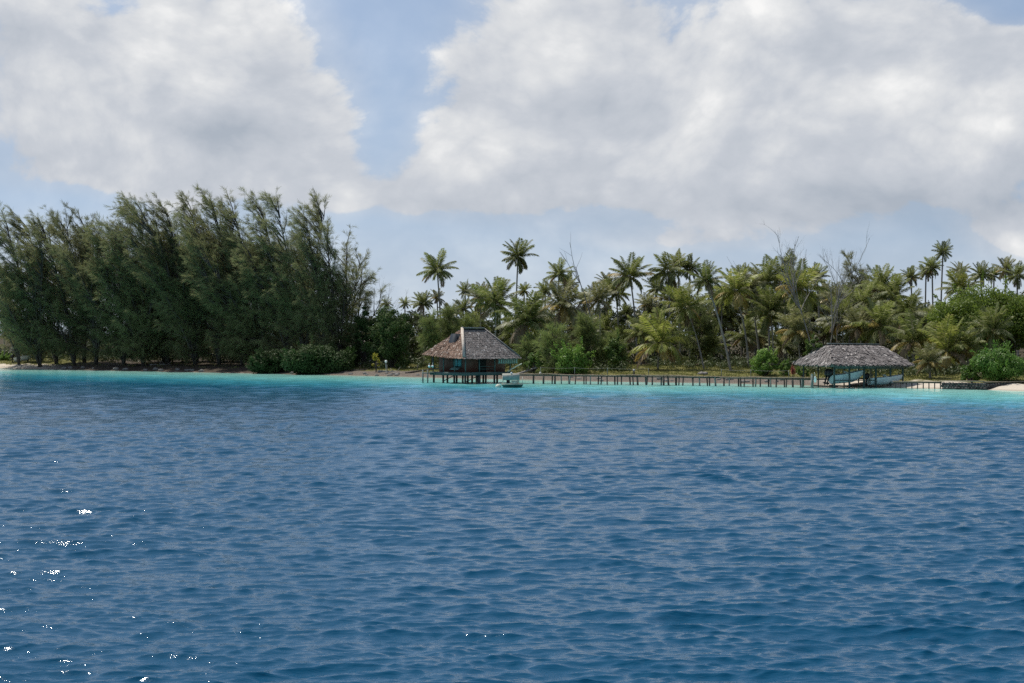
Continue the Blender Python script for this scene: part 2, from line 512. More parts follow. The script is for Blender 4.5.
# ------------------------------------------------------------------ plants
def palm_crown_mesh(seed, nfr, droop, mats, gold=0.1, dead=0.1, wind=0.17, up=1.25):
    """crown of unit frond length, its base at the origin"""
    r = np.random.default_rng(seed)
    mb = MB()
    for i in range(nfr):
        age = i / (nfr - 1)                       # 0 young upright, 1 old and hanging
        az = i * 2.39996 + r.normal(0, 0.22)
        p0 = up + 0.12 - age ** 1.1 * (1.75 + 0.4 * r.random()) + r.normal(0, 0.12)
        bend = droop * (0.45 + 0.45 * r.random()) * (0.6 + 0.6 * age) + 0.35 * age
        L = (0.8 + 0.25 * r.random()) * (0.82 + 0.18 * math.sin(math.pi * min(1, age + 0.2)))
        k = 12
        t = np.linspace(0, 1, k)
        pitch = np.maximum(p0 - bend * t ** 1.4, -1.5)
        az_t = az + r.normal(0, 0.18) * t
        d = np.stack([np.cos(pitch) * np.cos(az_t), np.cos(pitch) * np.sin(az_t), np.sin(pitch)], 1)
        d[:, 0] -= wind * t
        d = unit(d)
        pts = np.concatenate([[np.zeros(3)], np.cumsum(d[:-1] * (L / (k - 1)), 0)])
        pts += np.array([math.cos(az), math.sin(az), 0.0]) * 0.015
        mi = 0
        u = r.random()
        if age > 0.9 and u < dead * 5:
            mi = 2
        elif age > 0.6 and u < gold * 1.4:
            mi = 1
        mb.tube(pts, np.linspace(0.011, 0.003, k), 3, 3, cap=False)
        ns = 48
        ts = np.repeat(np.linspace(0.1, 0.99, ns), 2)
        sg = np.tile([1.0, -1.0], ns)
        P = np.stack([np.interp(ts, t, pts[:, c]) for c in range(3)], 1)
        T = unit(np.stack([np.interp(ts, t, d[:, c]) for c in range(3)], 1))
        side = np.stack([-np.sin(az) * np.ones_like(ts), np.cos(az) * np.ones_like(ts), np.zeros_like(ts)], 1)
        roll = r.normal(0, 0.35)
        side = side * math.cos(roll) + np.cross(T, side) * math.sin(roll)
        hang = 0.25 + 0.75 * age + 0.25 * r.random()
        ln = 0.25 * np.sin(np.pi * np.clip(0.12 + 0.8 * ts, 0, 1)) ** 0.7 * r.uniform(0.8, 1.15, len(ts))
        v = side * sg[:, None] * 1.0 + T * (0.45 + 0.5 * ts[:, None]) + np.array([0, 0, -1.0]) * hang * r.uniform(0.6, 1.2, (len(ts), 1))
        v = unit(v + r.normal(0, 0.08, (len(ts), 3)))
        w = unit(np.cross(v, np.cross(T, v) + 1e-6)) if False else unit(T - v * np.sum(T * v, 1, keepdims=True))
        mb.leaves(P, v * ln[:, None], w * 0.0125, mi, mid=0.4)
    # nuts and sheath at the heart
    for q in range(7):
        a = q * 0.9
        c = np.array([math.cos(a) * 0.045, math.sin(a) * 0.045, -0.05 - 0.03 * (q % 2)])
        sph(mb, c, 0.03, 1 if q % 2 else 0)
    o = mb.build('crown_source', [M[x] for x in mats] + [M['rachis']])
    me = o.data
    bpy.data.objects.remove(o)
    return me


def sph(mb, c, r, mi=0, rings=5, seg=8, sq=(1, 1, 1)):
    c = np.asarray([float(x) for x in c])
    th = np.linspace(0.001, math.pi - 0.001, rings + 1)
    a = np.arange(seg) * 2 * math.pi / seg
    v = np.stack([np.outer(np.sin(th), np.cos(a)) * r * sq[0], np.outer(np.sin(th), np.sin(a)) * r * sq[1],
                  np.outer(np.cos(th), np.ones(seg)) * r * sq[2]], -1).reshape(-1, 3) + c
    i = np.arange(rings)[:, None] * seg
    j = np.arange(seg)[None]
    jn = (j + 1) % seg
    f = np.stack([i + j, i + seg + j, i + seg + jn, i + jn], -1).reshape(-1, 4)
    mb.add(v, f, mi)


CR = {}


def crowns():
    g = ('palm', 'palm_gold', 'palm_dead')
    y = ('palm_lime', 'palm_gold', 'palm_dead')
    p = ('palm_pale', 'palm_gold', 'palm_dead')
    CR['g'] = [palm_crown_mesh(11, 26, 0.9, g), palm_crown_mesh(12, 28, 1.25, g, gold=0.16), palm_crown_mesh(13, 23, 0.7, g), palm_crown_mesh(14, 26, 1.05, g, gold=0.05), palm_crown_mesh(15, 24, 1.5, g, gold=0.12, up=1.1), palm_crown_mesh(16, 28, 1.3, g, gold=0.1, dead=0.25)]
    CR['d'] = [palm_crown_mesh(21, 32, 1.3, g, gold=0.06, up=1.4), palm_crown_mesh(22, 30, 1.15, g, gold=0.03, up=1.4)]
    CR['y'] = [palm_crown_mesh(31, 25, 1.2, y, gold=0.25), palm_crown_mesh(32, 28, 1.35, y, gold=0.3), palm_crown_mesh(33, 24, 1.1, y, gold=0.2)]
    CR['p'] = [palm_crown_mesh(41, 27, 1.2, p, gold=0.2, dead=0.2), palm_crown_mesh(42, 24, 1.0, p, gold=0.25, dead=0.25)]
    CR['s'] = [palm_crown_mesh(51, 26, 0.55, g, up=1.3, gold=0.03)]
    CR['l'] = [palm_crown_mesh(61, 24, 1.55, y, gold=0.35, up=1.45), palm_crown_mesh(62, 26, 1.45, p, gold=0.35, up=1.45), palm_crown_mesh(63, 26, 1.5, g, gold=0.22, up=1.45)]


_cnt = {}


def palm(px, py, r, d, base, style, label, group='coconut palms along the shore'):
    top = at(px, py, d)
    b = place(base if base is not None else px, d, -0.15)
    root = thing('palm_tree', b, label, 'palm tree', group=group)
    rel = top - b
    i = _cnt.get(style, 0)
    _cnt[style] = i + 1
    rr = random.Random(int(px * 13 + py))
    k = 12
    pts = []
    curve = rr.uniform(0.06, 0.16) * (1 if rel.x >= 0 else -1) * min(4, abs(rel.x) + 0.8)
    for q in range(k):
        t = q / (k - 1)
        pts.append((rel.x * t - curve * math.sin(math.pi * t), rel.y * t + 0.25 * math.sin(math.pi * t), rel.z * t))
    L = r * d / F * (1.25 if r < 15 else 1.4)
    rt = max(0.11, min(0.17, rel.z * 0.012)) if rel.z > 3 else 0.16
    mb = MB()
    rad = [rt * (1.55 if q == 0 else 1.22 if q == 1 else 1.12 - 0.35 * q / (k - 1)) for q in range(k)]
    mb.tube(pts, rad, 8)
    mb.build('trunk', M['palm_trunk'], root, smooth=True)
    me = CR[style][i % len(CR[style])]
    c = bpy.data.objects.new('crown', me)
    C.objects.link(c)
    c.parent = root
    c.location = rel - Vector((0, 0, 0.12))
    c.scale = (L, L, L)
    c.rotation_euler = (rr.uniform(-0.12, 0.12), rr.uniform(-0.12, 0.12), rr.uniform(-1.0, 1.0))
    return root


def casuarina(px, d, toppx, toppy, spread, label, seed, bias=-0.35, nb=70, low=0.12, mat='casuarina', group='old casuarina trees on the left shore', nn=30, wid=0.02, forks=2):
    r = np.random.default_rng(seed)
    b = place(px, d, -0.2)
    top = at(toppx, toppy + (16 if nb > 75 else 11 if nb > 45 else 4), d)
    rel = np.array(top - b)
    H = rel[2]
    root = thing('casuarina_tree', b, label, 'tree', group=group)
    tr, fo = MB(), MB()
    stems = []
    for s in range(forks):
        k = 10
        t = np.linspace(0, 1, k)
        e = rel.copy()
        if s:
            e = rel * r.uniform(0.6, 0.97) + np.array([spread * (1.15 if s % 2 else -1.0) * r.uniform(0.35, 1.2), r.normal(0, spread * 0.45), 0])
        sway = r.normal(0, 0.2, 2)
        pts = np.stack([e[0] * t ** 1.35 + sway[0] * np.sin(3 * t), e[1] * t + sway[1] * np.sin(4 * t), e[2] * t], 1)
        stems.append(pts)
        rb = (0.013 * H + 0.06) * (1 if s == 0 else 0.7)
        tr.tube(pts, np.linspace(rb, 0.03, k), 7)
    B, Vv, W = [], [], []
    for s, pts in enumerate(stems):
        t0 = np.linspace(0, 1, len(pts))
        lean = unit(pts[-1] - pts[len(pts) // 2])
        for i in range(int(nb * 0.8) if s == 0 else int(nb * 0.55)):
            t = low + (1 - low) * (r.random() ** 0.85)
            o = np.array([np.interp(t, t0, pts[:, c]) for c in range(3)])
            az = r.uniform(0, 2 * math.pi)
            asc = 0.18 + r.uniform(0.15, 0.8) * (0.35 + 0.65 * min(1, t * 2.5)) + 0.35 * t
            ln = (spread * (0.4 + 0.55 * math.sin(math.pi * (0.3 + 0.55 * (1 - t)))) * r.uniform(0.45, 1.25) + 0.8) * (1 - 0.25 * t * t)
            dr = np.array([math.cos(az) * math.cos(asc) + bias * (0.2 + 1.7 * t), math.sin(az) * math.cos(asc), math.sin(asc)])
            dr = dr / np.linalg.norm(dr) + lean * (0.1 + 0.2 * t)
            dr /= np.linalg.norm(dr)
            q = np.linspace(0, 1, 7)
            bp = o + np.outer(q * ln, dr) + np.outer(q ** 2 * ln * 0.22, [bias * 1.3, 0, -0.34 + 0.3 * t]) + np.cumsum(r.normal(0, 0.05 * ln / 4, (7, 3)), 0)
            tr.tube(bp, np.linspace(0.018 * ln + 0.03, 0.014, 7), 4, cap=False)
            nt = int((3 + ln * 2.1) * (1.0 if t < 0.6 else 0.68))
            for _ in range(nt):
                u = r.uniform(0.25, 1.0)
                a = np.array([np.interp(u, q, bp[:, c]) for c in range(3)])
                td = dr * 0.9 + r.normal(0, 0.42, 3) + np.array([bias * 0.6, 0, 0.4 * t - 0.3])
                td /= np.linalg.norm(td)
                tl = r.uniform(0.8, 2.1) * (1.15 - 0.4 * u)
                m = nn
                w = r.random(m)
                B.append(a + np.outer(w * tl, td) + r.normal(0, 0.06, (m, 3)) + np.outer(w ** 2, [0, 0, -0.25 * tl]))
                nd = unit(td * 0.9 + r.normal(0, 0.3, (m, 3)) + np.array([bias * 0.25, 0, -0.8 + 0.6 * t]))
                Vv.append(nd * r.uniform(0.45, 1.25, (m, 1)))
                W.append(unit(np.cross(nd, rdir(m, r))) * wid)
    fo.leaves(np.concatenate(B), np.concatenate(Vv), np.concatenate(W))
    tr.build('trunk', M['bark'], root, smooth=True)
    fo.build('crown', M[mat], root)
    return root


def leaf_blob(mb, c, rad, n, size, r, mi=0, shell=0.55, aspect=0.55):
    """leaves in an ellipsoidal clump, denser towards its skin, roughly facing outwards"""
    u = rdir(n, r)
    q = shell + (1 - shell) * r.random((n, 1)) ** 0.7
    q *= 1 + 0.16 * np.sin(u[:, :1] * 7 + c[0]) * np.sin(u[:, 2:] * 6 + c[2])
    P = np.asarray(c) + u * q * np.asarray(rad)
    nrm = unit(u + r.normal(0, 0.55, (n, 3)) + np.array([0, 0, 0.35]))
    a = unit(np.cross(nrm, rdir(n, r)))
    s = size * r.uniform(0.6, 1.35, (n, 1))
    mb.leaves(P - a * s / 2, a * s, np.cross(nrm, a) * s * aspect * 0.5, mi)


def leafy(name, px, d, cx, top, bot, halfw, label, cat, mat, seed, size=0.32, clumps=26, per=420, trunk=True, depth=None, group=None, flat=False, parts=('trunk', 'crown'), shell=0.5):
    """broadleaf tree or bush: crown of many clumps filling an uneven dome"""
    r = np.random.default_rng(seed)
    b = place(px, d, -0.1)
    root = thing(name, b, label, cat, group=group)
    zt, zb = at(cx, top, d).z - b.z, at(cx, bot, d).z - b.z
    hw = halfw * d / F
    dp = depth or hw * 0.8
    ox = (cx - px) * d / F
    mb, tr = MB(), MB()
    hh = zt - zb
    clumps = int(clumps * 1.5)
    ph = r.uniform(0, 6.28, 4)
    for i in range(clumps):
        for _ in range(50):
            x, y, z = r.uniform(-1, 1), r.uniform(-1, 1), r.random()
            prof = math.sqrt(max(0, 1 - (max(0, z - 0.35) / 0.68) ** 2)) * (0.8 + 0.2 * min(1, z / 0.3))
            az = math.atan2(y, x)
            prof *= 0.86 + 0.16 * math.sin(2 * az + ph[0]) + 0.12 * math.sin(3 * az + ph[1]) + 0.14 * math.sin(4 * x + ph[2])
            if x * x + y * y < prof ** 2 and (x * x + y * y > 0.2 or z > 0.6):
                break
        cr = hw * r.choice([0.1, 0.15, 0.2, 0.26, 0.32])
        crz = cr * (r.uniform(0.4, 0.55) if flat else r.uniform(0.7, 0.95))
        crz = min(crz, hh * 0.4)
        c = (ox + x * (hw - cr * 0.8), y * (dp - cr * 0.6), zb + crz * 0.7 + z * max(0.1, hh - crz * 1.7))
        leaf_blob(mb, c, (cr, cr, crz), int(per * min(1.2, (cr / hw / 0.25) ** 1.4 + 0.1)), size, r, shell=shell)
        if i % 4 == 0:      # a loose shoot standing out of the outline
            k = 40
            sdv = unit(np.array([x + r.normal(0, 0.4), y, 0.5 + r.random()]))
            q = r.random((k, 1)) * min(1.6, hw * 0.45)
            P = np.array(c) + sdv * (cr * 0.6 + q) + r.normal(0, 0.12, (k, 3))
            a = unit(sdv + r.normal(0, 0.6, (k, 3)))
            mb.leaves(P, a * size, unit(np.cross(a, rdir(k, r))) * size * 0.28)
        if trunk:
            tr.tube([(0, 0, max(0.2, zb * 0.4)), (c[0] * 0.35, c[1] * 0.35, zb * 0.5 + c[2] * 0.35), (c[0] * 0.85, c[1] * 0.85, c[2] * 0.92)],
                    [0.05 + 0.012 * hw, 0.05, 0.02], 5, cap=False)
    if trunk:
        tr.tube([(0, 0, -0.1), (ox * 0.1, 0, max(0.3, zb * 0.5)), (ox * 0.3, 0, zb + hh * 0.3)], [0.06 * hw + 0.06, 0.045 * hw + 0.05, 0.05], 7)
        tr.build(parts[0], M['bark'], root, smooth=True)
    mb.build(parts[1], M[mat], root)
    return root


def deadtree(px, d, toppx, toppy, seed, label, levels=3, n0=7, wid=0.16, cat='dead tree', bend=0.3):
    r = np.random.default_rng(seed)
    b = place(px, d, -0.1)
    rel = np.array(at(toppx, toppy, d) - b)
    root = thing('dead_tree', b, label, cat)
    tr, br = MB(), MB()

    def limb(mb, p, dirv, ln, rad, lev):
        k = 7
        pts = [np.array(p)]
        dv = np.array(dirv) / np.linalg.norm(dirv)
        for i in range(k - 1):
            dv = dv + r.normal(0, 0.09, 3) + np.array([0, 0, 0.035])
            dv /= np.linalg.norm(dv)
            pts.append(pts[-1] + dv * ln / (k - 1))
        mb.tube(pts, np.linspace(rad, rad * 0.35, k), 5, cap=False)
        if lev > 0:
            for i in range(n0 if lev == levels else 4):
                q = r.uniform(0.42 if lev == levels else 0.2, 0.97)
                idx = min(k - 2, int(q * (k - 1)))
                s = rdir(1, r)[0]
                s[1] *= 0.5
                nd = dv * 0.9 + s * 0.75 + np.array([0, 0, 0.25])
                limb(br, pts[idx], nd, ln * r.uniform(0.28, 0.5), rad * 0.5 * (1.1 - 0.4 * q), lev - 1)
    limb(tr, (0, 0, 0), rel, np.linalg.norm(rel), wid, levels)
    tr.build('trunk', M['deadwood'], root, smooth=True)
    br.build('branches', M['deadwood'], root, smooth=True)
    return root


# ------------------------------------------------------------------ thatch
def thatch_slope(mb, quad, n, size, r, mi=0, lift=0.06, rough=0.25, rows=0):
    """leaf shingles laid down a roof slope given as 4 corners: eave a, eave b, top b, top a"""
    a, b, c, d = (np.array(p, float) for p in quad)
    nrm = np.cross(b - a, d - a)
    nrm /= np.linalg.norm(nrm)
    if nrm[2] < 0:
        nrm = -nrm
    u, v = r.random((n, 1)), r.random((n, 1))
    if rows:
        v = np.clip((np.floor(v * rows) + 0.12 + r.normal(0, 0.1, (n, 1))) / rows, 0, 1)
    e, tp = a + (b - a) * u, d + (c - d) * u
    # equal-area: narrower towards the ridge
    wt, wb = np.linalg.norm(c - d), np.linalg.norm(b - a)
    keep = r.random(n) < ((wb + (wt - wb) * v[:, 0]) / max(wb, wt))
    u, v, e, tp = u[keep], v[keep], e[keep], tp[keep]
    P = e + (tp - e) * v
    down = unit(e - tp)
    across = unit(np.cross(nrm, down))
    m = len(P)
    dv = unit(down + across * r.normal(0, rough, (m, 1)) + nrm * r.uniform(0.0, 0.12, (m, 1)))
    s = size * r.uniform(0.6, 1.5, (m, 1))
    mb.leaves(P + nrm * (lift * r.uniform(0.2, 1.0, (m, 1))), dv * s, across * s * 0.22 + nrm * r.normal(0, 0.03, (m, 1)), mi, mid=0.55)


def fringe(mb, a, b, n, ln, r, mi=0):
    a, b = np.array(a, float), np.array(b, float)
    u = r.random((n, 1))
    P = a + (b - a) * u + r.normal(0, 0.04, (n, 3))
    t = unit((b - a)[None])
    v = np.array([0, 0, -1.0]) + r.normal(0, 0.28, (n, 3))
    mb.leaves(P + np.array([0, 0, 0.08]), unit(v) * ln * r.uniform(0.4, 1.3, (n, 1)), t * ln * 0.16 * np.ones((n, 1)), mi)


def loc2world(root, p):
    c, s = math.cos(root.rotation_euler.z), math.sin(root.rotation_euler.z)
    return Vector((root.location.x + p[0] * c - p[1] * s, root.location.y + p[0] * s + p[1] * c, root.location.z + p[2]))


def bx(name, mat, root, *dims):
    mb = MB()
    for d in dims:
        mb.box(*d)
    return mb.build(name, mat, root)


# ------------------------------------------------------------------ overwater hut
def build_hut():
    r = np.random.default_rng(5)
    d = 266.0
    root = thing('overwater_hut', atz(464, d, 0), 'dark wooden hut on stilts in turquoise water under a tall grey and reddish thatched roof', 'hut', R(40))
    W, D = 10.7, 9.7
    FL, FR, BR, BL = (0, 0, 3.95), (W, 0, 3.95), (W, D, 4.2), (0, D, 4.5)
    R1, R2 = (3.5, D / 2, 8.2), (7.7, D / 2, 8.2)
    roof = MB()
    th = 0.22
    roof.slab([FL, FR, R2, R1], th)
    roof.slab([FR, BR, R2], th)
    roof.slab([BR, BL, R1, R2], th)
    thatch_slope(roof, [FL, FR, R2, R1], 6500, 0.42, r, lift=0.05, rough=0.08, rows=15)
    thatch_slope(roof, [FR, BR, R2, R2], 900, 0.5, r, rough=0.1)
    thatch_slope(roof, [BR, BL, R1, R2], 900, 0.5, r, rough=0.1)
    fringe(roof, FL, FR, 420, 0.22, r)
    fringe(roof, FR, BR, 300, 0.22, r)
    ro = roof.build('roof', M['thatch'], root)
    ls = MB()
    ls.slab([BL, FL, R1], th)
    thatch_slope(ls, [BL, FL, R1, R1], 4800, 0.42, r, lift=0.05, rough=0.1, rows=15)
    fringe(ls, BL, FL, 300, 0.18, r)
    o = ls.build('roof_slope', M['thatch_red'], root)
    o['label'] = 'reddish brown end slope of the roof speckled with pale patches'

    def lift(p, z=0.14):
        return (p[0], p[1], p[2] + z)
    mb = MB()
    mb.beam(lift(FL), lift(R1), 0.42, 0.14)
    mb.build('hip_cap', M['cap'], o)
    mb = MB()
    mb.beam(lift(R1), lift(R2), 0.5, 0.2)
    mb.beam(lift(R2), lift(FR), 0.3, 0.12)
    mb.build('ridge_cap', M['cap_grey'], ro)
    mb = MB()
    e = 0.16
    mb.beam((0, 0, 3.87), (0, D, 4.42), 0.12, e)
    mb.build('eave_board', M['cap'], o)
    mb = MB()
    mb.beam((0.1, -0.03, 3.84), (W, -0.03, 3.84), 0.1, 0.14)
    mb.build('eave_board', M['cap_grey'], ro)
    # dark hatch propped out of the reddish slope: stands upright on the slope
    q = MB()
    P0 = np.array([1.55, 4.2, 5.95])
    q.add([(1.35, 4.15, 5.45), (1.35, 5.75, 5.6), (2.0, 5.65, 7.45), (2.0, 4.3, 7.45), (2.9, 4.3, 7.42), (2.9, 5.65, 7.42), (1.9, 4.15, 5.6), (1.9, 5.75, 5.7)],
          [(0, 3, 2, 1)])
    q.Fq.append((np.array([[3, 4, 5, 2], [0, 6, 4, 3], [1, 2, 5, 7]]), 0))
    q.build('roof_hatch', M['dark_panel'], o)
    # deck and floor
    bx('deck', M['deck'], root, (0.7, W - 0.8, 0.7, D - 0.7, 1.5, 1.66))
    bx('deck_edge', M['teal_wood'], root, (0.6, W - 0.7, 0.6, 0.697, 1.2, 1.7), (0.6, 0.697, 0.7, D - 0.6, 1.2, 1.7))
    # walls with window and door openings
    wl = MB()
    x0, x1, y0, y1, z0, z1 = 1.9, W - 1.2, 1.9, D - 1.2, 1.662, 4.6
    wl.box(x0, x0 + 2.3, y0, y0 + 0.12, z0, z1)                # front, left of the door
    wl.box(x0 + 3.9, x1, y0, y0 + 0.12, z0, z1)
    wl.box(x0 + 2.3, x0 + 3.9, y0, y0 + 0.12, 3.7, z1)
    wl.box(x0, x0 + 0.12, y0 + 0.122, 3.0, z0, z1)             # left end, window gap 3.0..4.9
    wl.box(x0, x0 + 0.12, 4.9, y1, z0, z1)
    wl.box(x0, x0 + 0.12, 3.002, 4.898, z0, 2.5)
    wl.box(x0, x0 + 0.12, 3.002, 4.898, 3.75, z1)
    wl.box(x1 - 0.12, x1, y0 + 0.122, y1, z0, z1)
    wl.box(x0 + 0.122, x1 - 0.122, y1 - 0.12, y1, z0, z1)
    wl.build('wall', M['wall_wood'], root)
    bx('door', M['dark_void'], root, (x0 + 2.303, x0 + 3.897, y0 + 0.06, y0 + 0.1, z0, 3.697))  # near-black panel stands in for the unlit interior behind the open doorway
    wn = bx('window', M['teal_bright'], root, (x0 + 0.03, x0 + 0.08, 3.05, 4.85, 2.55, 3.7))
    bx('frame', M['teal_wood'], wn, (x0 - 0.05, x0 + 0.028, 2.92, 3.04, 2.4, 3.85), (x0 - 0.05, x0 + 0.028, 4.86, 4.98, 2.4, 3.85),
       (x0 - 0.05, x0 + 0.028, 3.042, 4.858, 3.72, 3.85), (x0 - 0.05, x0 + 0.028, 3.92, 3.98, 2.55, 3.7))
    sh = MB()
    sh.slab([(x0 - 0.75, 3.0, 2.1), (x0 - 0.75, 4.95, 2.1), (x0 - 0.06, 4.95, 2.5), (x0 - 0.06, 3.0, 2.5)], 0.06)
    sh.build('shutter', M['lattice'], root)
    # verandah posts and the stilts below
    for x in (0.95, 3.6, 6.6, W - 1.1):
        mb = MB()
        mb.tube([(x, 0.85, 1.67), (x, 0.85, 4.0)], 0.1, 8)
        mb.build('verandah_post', M['teal_wood'], root, smooth=True)
    for y in (3.3, 6.0, D - 1.1):
        mb = MB()
        mb.tube([(0.85, y, 1.67), (0.85, y, 4.3)], 0.1, 8)
        mb.build('verandah_post', M['teal_wood'], root, smooth=True)
    for i, x in enumerate((1.0, 3.6, 6.6, 9.3)):
        for j, y in enumerate((0.95, 3.6, 6.3, D - 1.1)):
            mb = MB()
            fat = 0.28 if (i in (1, 3) and j == 0) else 0.16
            lean = random.uniform(-0.06, 0.06)
            mb.tube([(x + lean, y, -2.0), (x, y, 1.5)], fat, 8)
            mb.build('stilt', M['post'], root, smooth=True)
    mb = MB()
    for y in (0.95, 3.6, 6.3):
        mb.beam((0.7, y, 1.36), (W - 0.9, y, 1.36), 0.14, 0.2)
    mb.build('floor_beam', M['teal_wood'], root)
    mb = MB()
    mb.beam((1.0, 0.95, 0.25), (3.6, 0.95, 1.2), 0.08, 0.1)
    mb.build('brace', M['post'], root)
    mb = MB()
    mb.beam((0.95, 3.6, 1.2), (0.95, 6.3, 0.25), 0.08, 0.1)
    mb.build('brace', M['post'], root)
    # rail of the verandah
    for z in (2.15, 2.55):
        mb = MB()
        mb.beam((3.7, 0.85, z), (6.5, 0.85, z), 0.05, 0.06)
        mb.build('handrail', M['teal_wood'], root)
        mb = MB()
        mb.beam((0.85, 6.1, z), (0.85, D - 1.2, z), 0.05, 0.06)
        mb.build('handrail', M['teal_wood'], root)
    # pale screen hanging under the right of the front eave
    mb = MB()
    for k in range(9):
        xx = 6.9 + k * 0.42
        mb.box(xx, xx + 0.3, 0.3, 0.34, 2.95, 3.75)
    mb.box(6.8, 10.7, 0.345, 0.39, 3.6, 3.72)
    mb.box(6.8, 10.7, 0.345, 0.39, 2.95, 3.05)
    mb.build('hanging_screen', M['lattice'], root)
    # landing stage on the left, away from the corner
    mb = MB()
    mb.box(-0.6, 0.55, D - 1.6, D - 0.2, 1.42, 1.56)
    mb.build('landing', M['teal_wood'], root)
    for x, y in ((-0.5, D - 1.5), (-0.5, D - 0.3)):
        mb = MB()
        mb.tube([(x, y, -1.5), (x, y, 2.0)], 0.11, 7)
        mb.build('landing_post', M['post_grey'], root, smooth=True)
    for (px, py), lab in zip(((429.2, 366.2), (432.6, 366.2)), ('white float hung on the left outer post of the hut landing', 'white float hung on the right outer post of the hut landing')):
        mb = MB()
        sph(mb, (0, 0, 0), 0.19, rings=8, seg=12)
        mb.tube([(0, 0, 0.15), (0, 0, 0.5)], 0.02, 5)
        p = at(px, py, 271.0)
        o = mb.build('float', M['white'], None, smooth=True, loc=p)
        tag(o, lab, 'float', 'floats on the hut landing')


def hull(mb, L, B, H, mi=0, mi_in=1):
    """open boat hull, stern at x=0, bow at x=L, keel at z=0"""
    ns, prof = 14, 5
    out, inn = [], []
    for i in range(ns):
        t = i / (ns - 1)
        b = B / 2 * (0.88 + 0.12 * math.sin(math.pi * min(1, t * 1.4))) * math.sqrt(max(0.0, 1 - max(0, (t - 0.35) / 0.65) ** 2.4)) + 0.015
        keel = 0.85 * H * max(0, (t - 0.6) / 0.4) ** 2.2
        sheer = H * (1 + 0.35 * t * t)
        row, row2 = [], []
        for s in (-1, 1):
            pr = [(0.0, keel), (0.62 * b, keel + 0.16 * (sheer - keel)), (0.86 * b, keel + 0.45 * (sheer - keel)), (0.97 * b, keel + 0.75 * (sheer - keel)), (b, sheer)]
            row.append([(t * L + 0.06 * L * (z / H) * t ** 3, s * y, z) for y, z in pr])
            row2.append([(t * L * 0.985 + 0.02, s * max(0, y * 0.93 - 0.01), max(z, keel + 0.3 * H)) for y, z in pr])
        out.append(row)
        inn.append(row2)
    for side in (0, 1):
        for arr, mm in ((out, mi), (inn, mi_in)):
            v = np.array([arr[i][side] for i in range(ns)]).reshape(-1, 3)
            i = np.arange(ns - 1)[:, None] * prof
            j = np.arange(prof - 1)[None]
            f = np.stack([i + j, i + prof + j, i + prof + j + 1, i + j + 1], -1).reshape(-1, 4)
            mb.add(v, f, mm)
        g = []
        for i in range(ns):
            g += [out[i][side][-1], inn[i][side][-1]]
        f = [(2 * i, 2 * i + 1, 2 * i + 3, 2 * i + 2) for i in range(ns - 1)]
        mb.add(g, f, mi_in)
    tv = out[0][0] + out[0][1][1:]
    mb.add(tv, [(4, 3, 2, 1, 0, 5, 6, 7, 8)], mi)
    tv = [(p[0], p[1], p[2]) for p in inn[0][0] + inn[0][1][1:]]
    mb.add(tv, [(8, 7, 6, 5, 0, 1, 2, 3, 4)], mi_in)
    return out


def outboard(root, x, y, z, s=1.0, tilt=0.0):
    def tr(p):
        c, sn = math.cos(tilt), math.sin(tilt)
        px, pz = p[0] * s, p[2] * s
        return (x + px * c + pz * sn, y + p[1] * s, z - px * sn + pz * c)
    mb = MB()
    sec = [(-0.05, 0.18, 0.2), (0.1, 0.25, 0.3), (0.4, 0.25, 0.32), (0.6, 0.2, 0.26), (0.68, 0.1, 0.14)]
    rings = []
    for zz, hy, hx in sec:
        for k in range(10):
            a = k * 2 * math.pi / 10
            rings.append(tr((-0.25 + hx * math.copysign(abs(math.cos(a)) ** 0.7, math.cos(a)), hy * math.copysign(abs(math.sin(a)) ** 0.7, math.sin(a)), zz)))
    f = [(i * 10 + k, i * 10 + (k + 1) % 10, (i + 1) * 10 + (k + 1) % 10, (i + 1) * 10 + k) for i in range(4) for k in range(10)]
    mb.add(rings, f)
    mb.Fq.append((np.array([list(range(40, 50))]), 0))
    cow = mb.build('outboard_motor', M['black'], root, smooth=True)
    mb = MB()
    mb.tube([tr((-0.22, 0, -0.05)), tr((-0.25, 0, -0.5)), tr((-0.25, 0, -0.95))], [0.13 * s, 0.09 * s, 0.07 * s], 8)
    mb.tube([tr((-0.42, 0, -0.85)), tr((-0.05, 0, -0.85))], [0.05 * s, 0.09 * s], 8)
    mb.add([tr((-0.3, -0.015, -0.9)), tr((-0.12, -0.015, -0.9)), tr((-0.2, -0.01, -1.15)), tr((-0.3, 0.015, -0.9)), tr((-0.12, 0.015, -0.9)), tr((-0.2, 0.01, -1.15))],
           [(0, 1, 2), (5, 4, 3)])
    for k in range(3):
        a = k * 2.094
        c, sn = math.cos(a), math.sin(a)
        mb.add([tr((-0.44, 0, -0.85)), tr((-0.45, 0.14 * c - 0.05 * sn, -0.85 + 0.14 * sn + 0.05 * c)), tr((-0.43, 0.14 * c + 0.05 * sn, -0.85 + 0.14 * sn - 0.05 * c))], [(0, 1, 2)])
    mb.build('lower_unit', M['black'], cow)


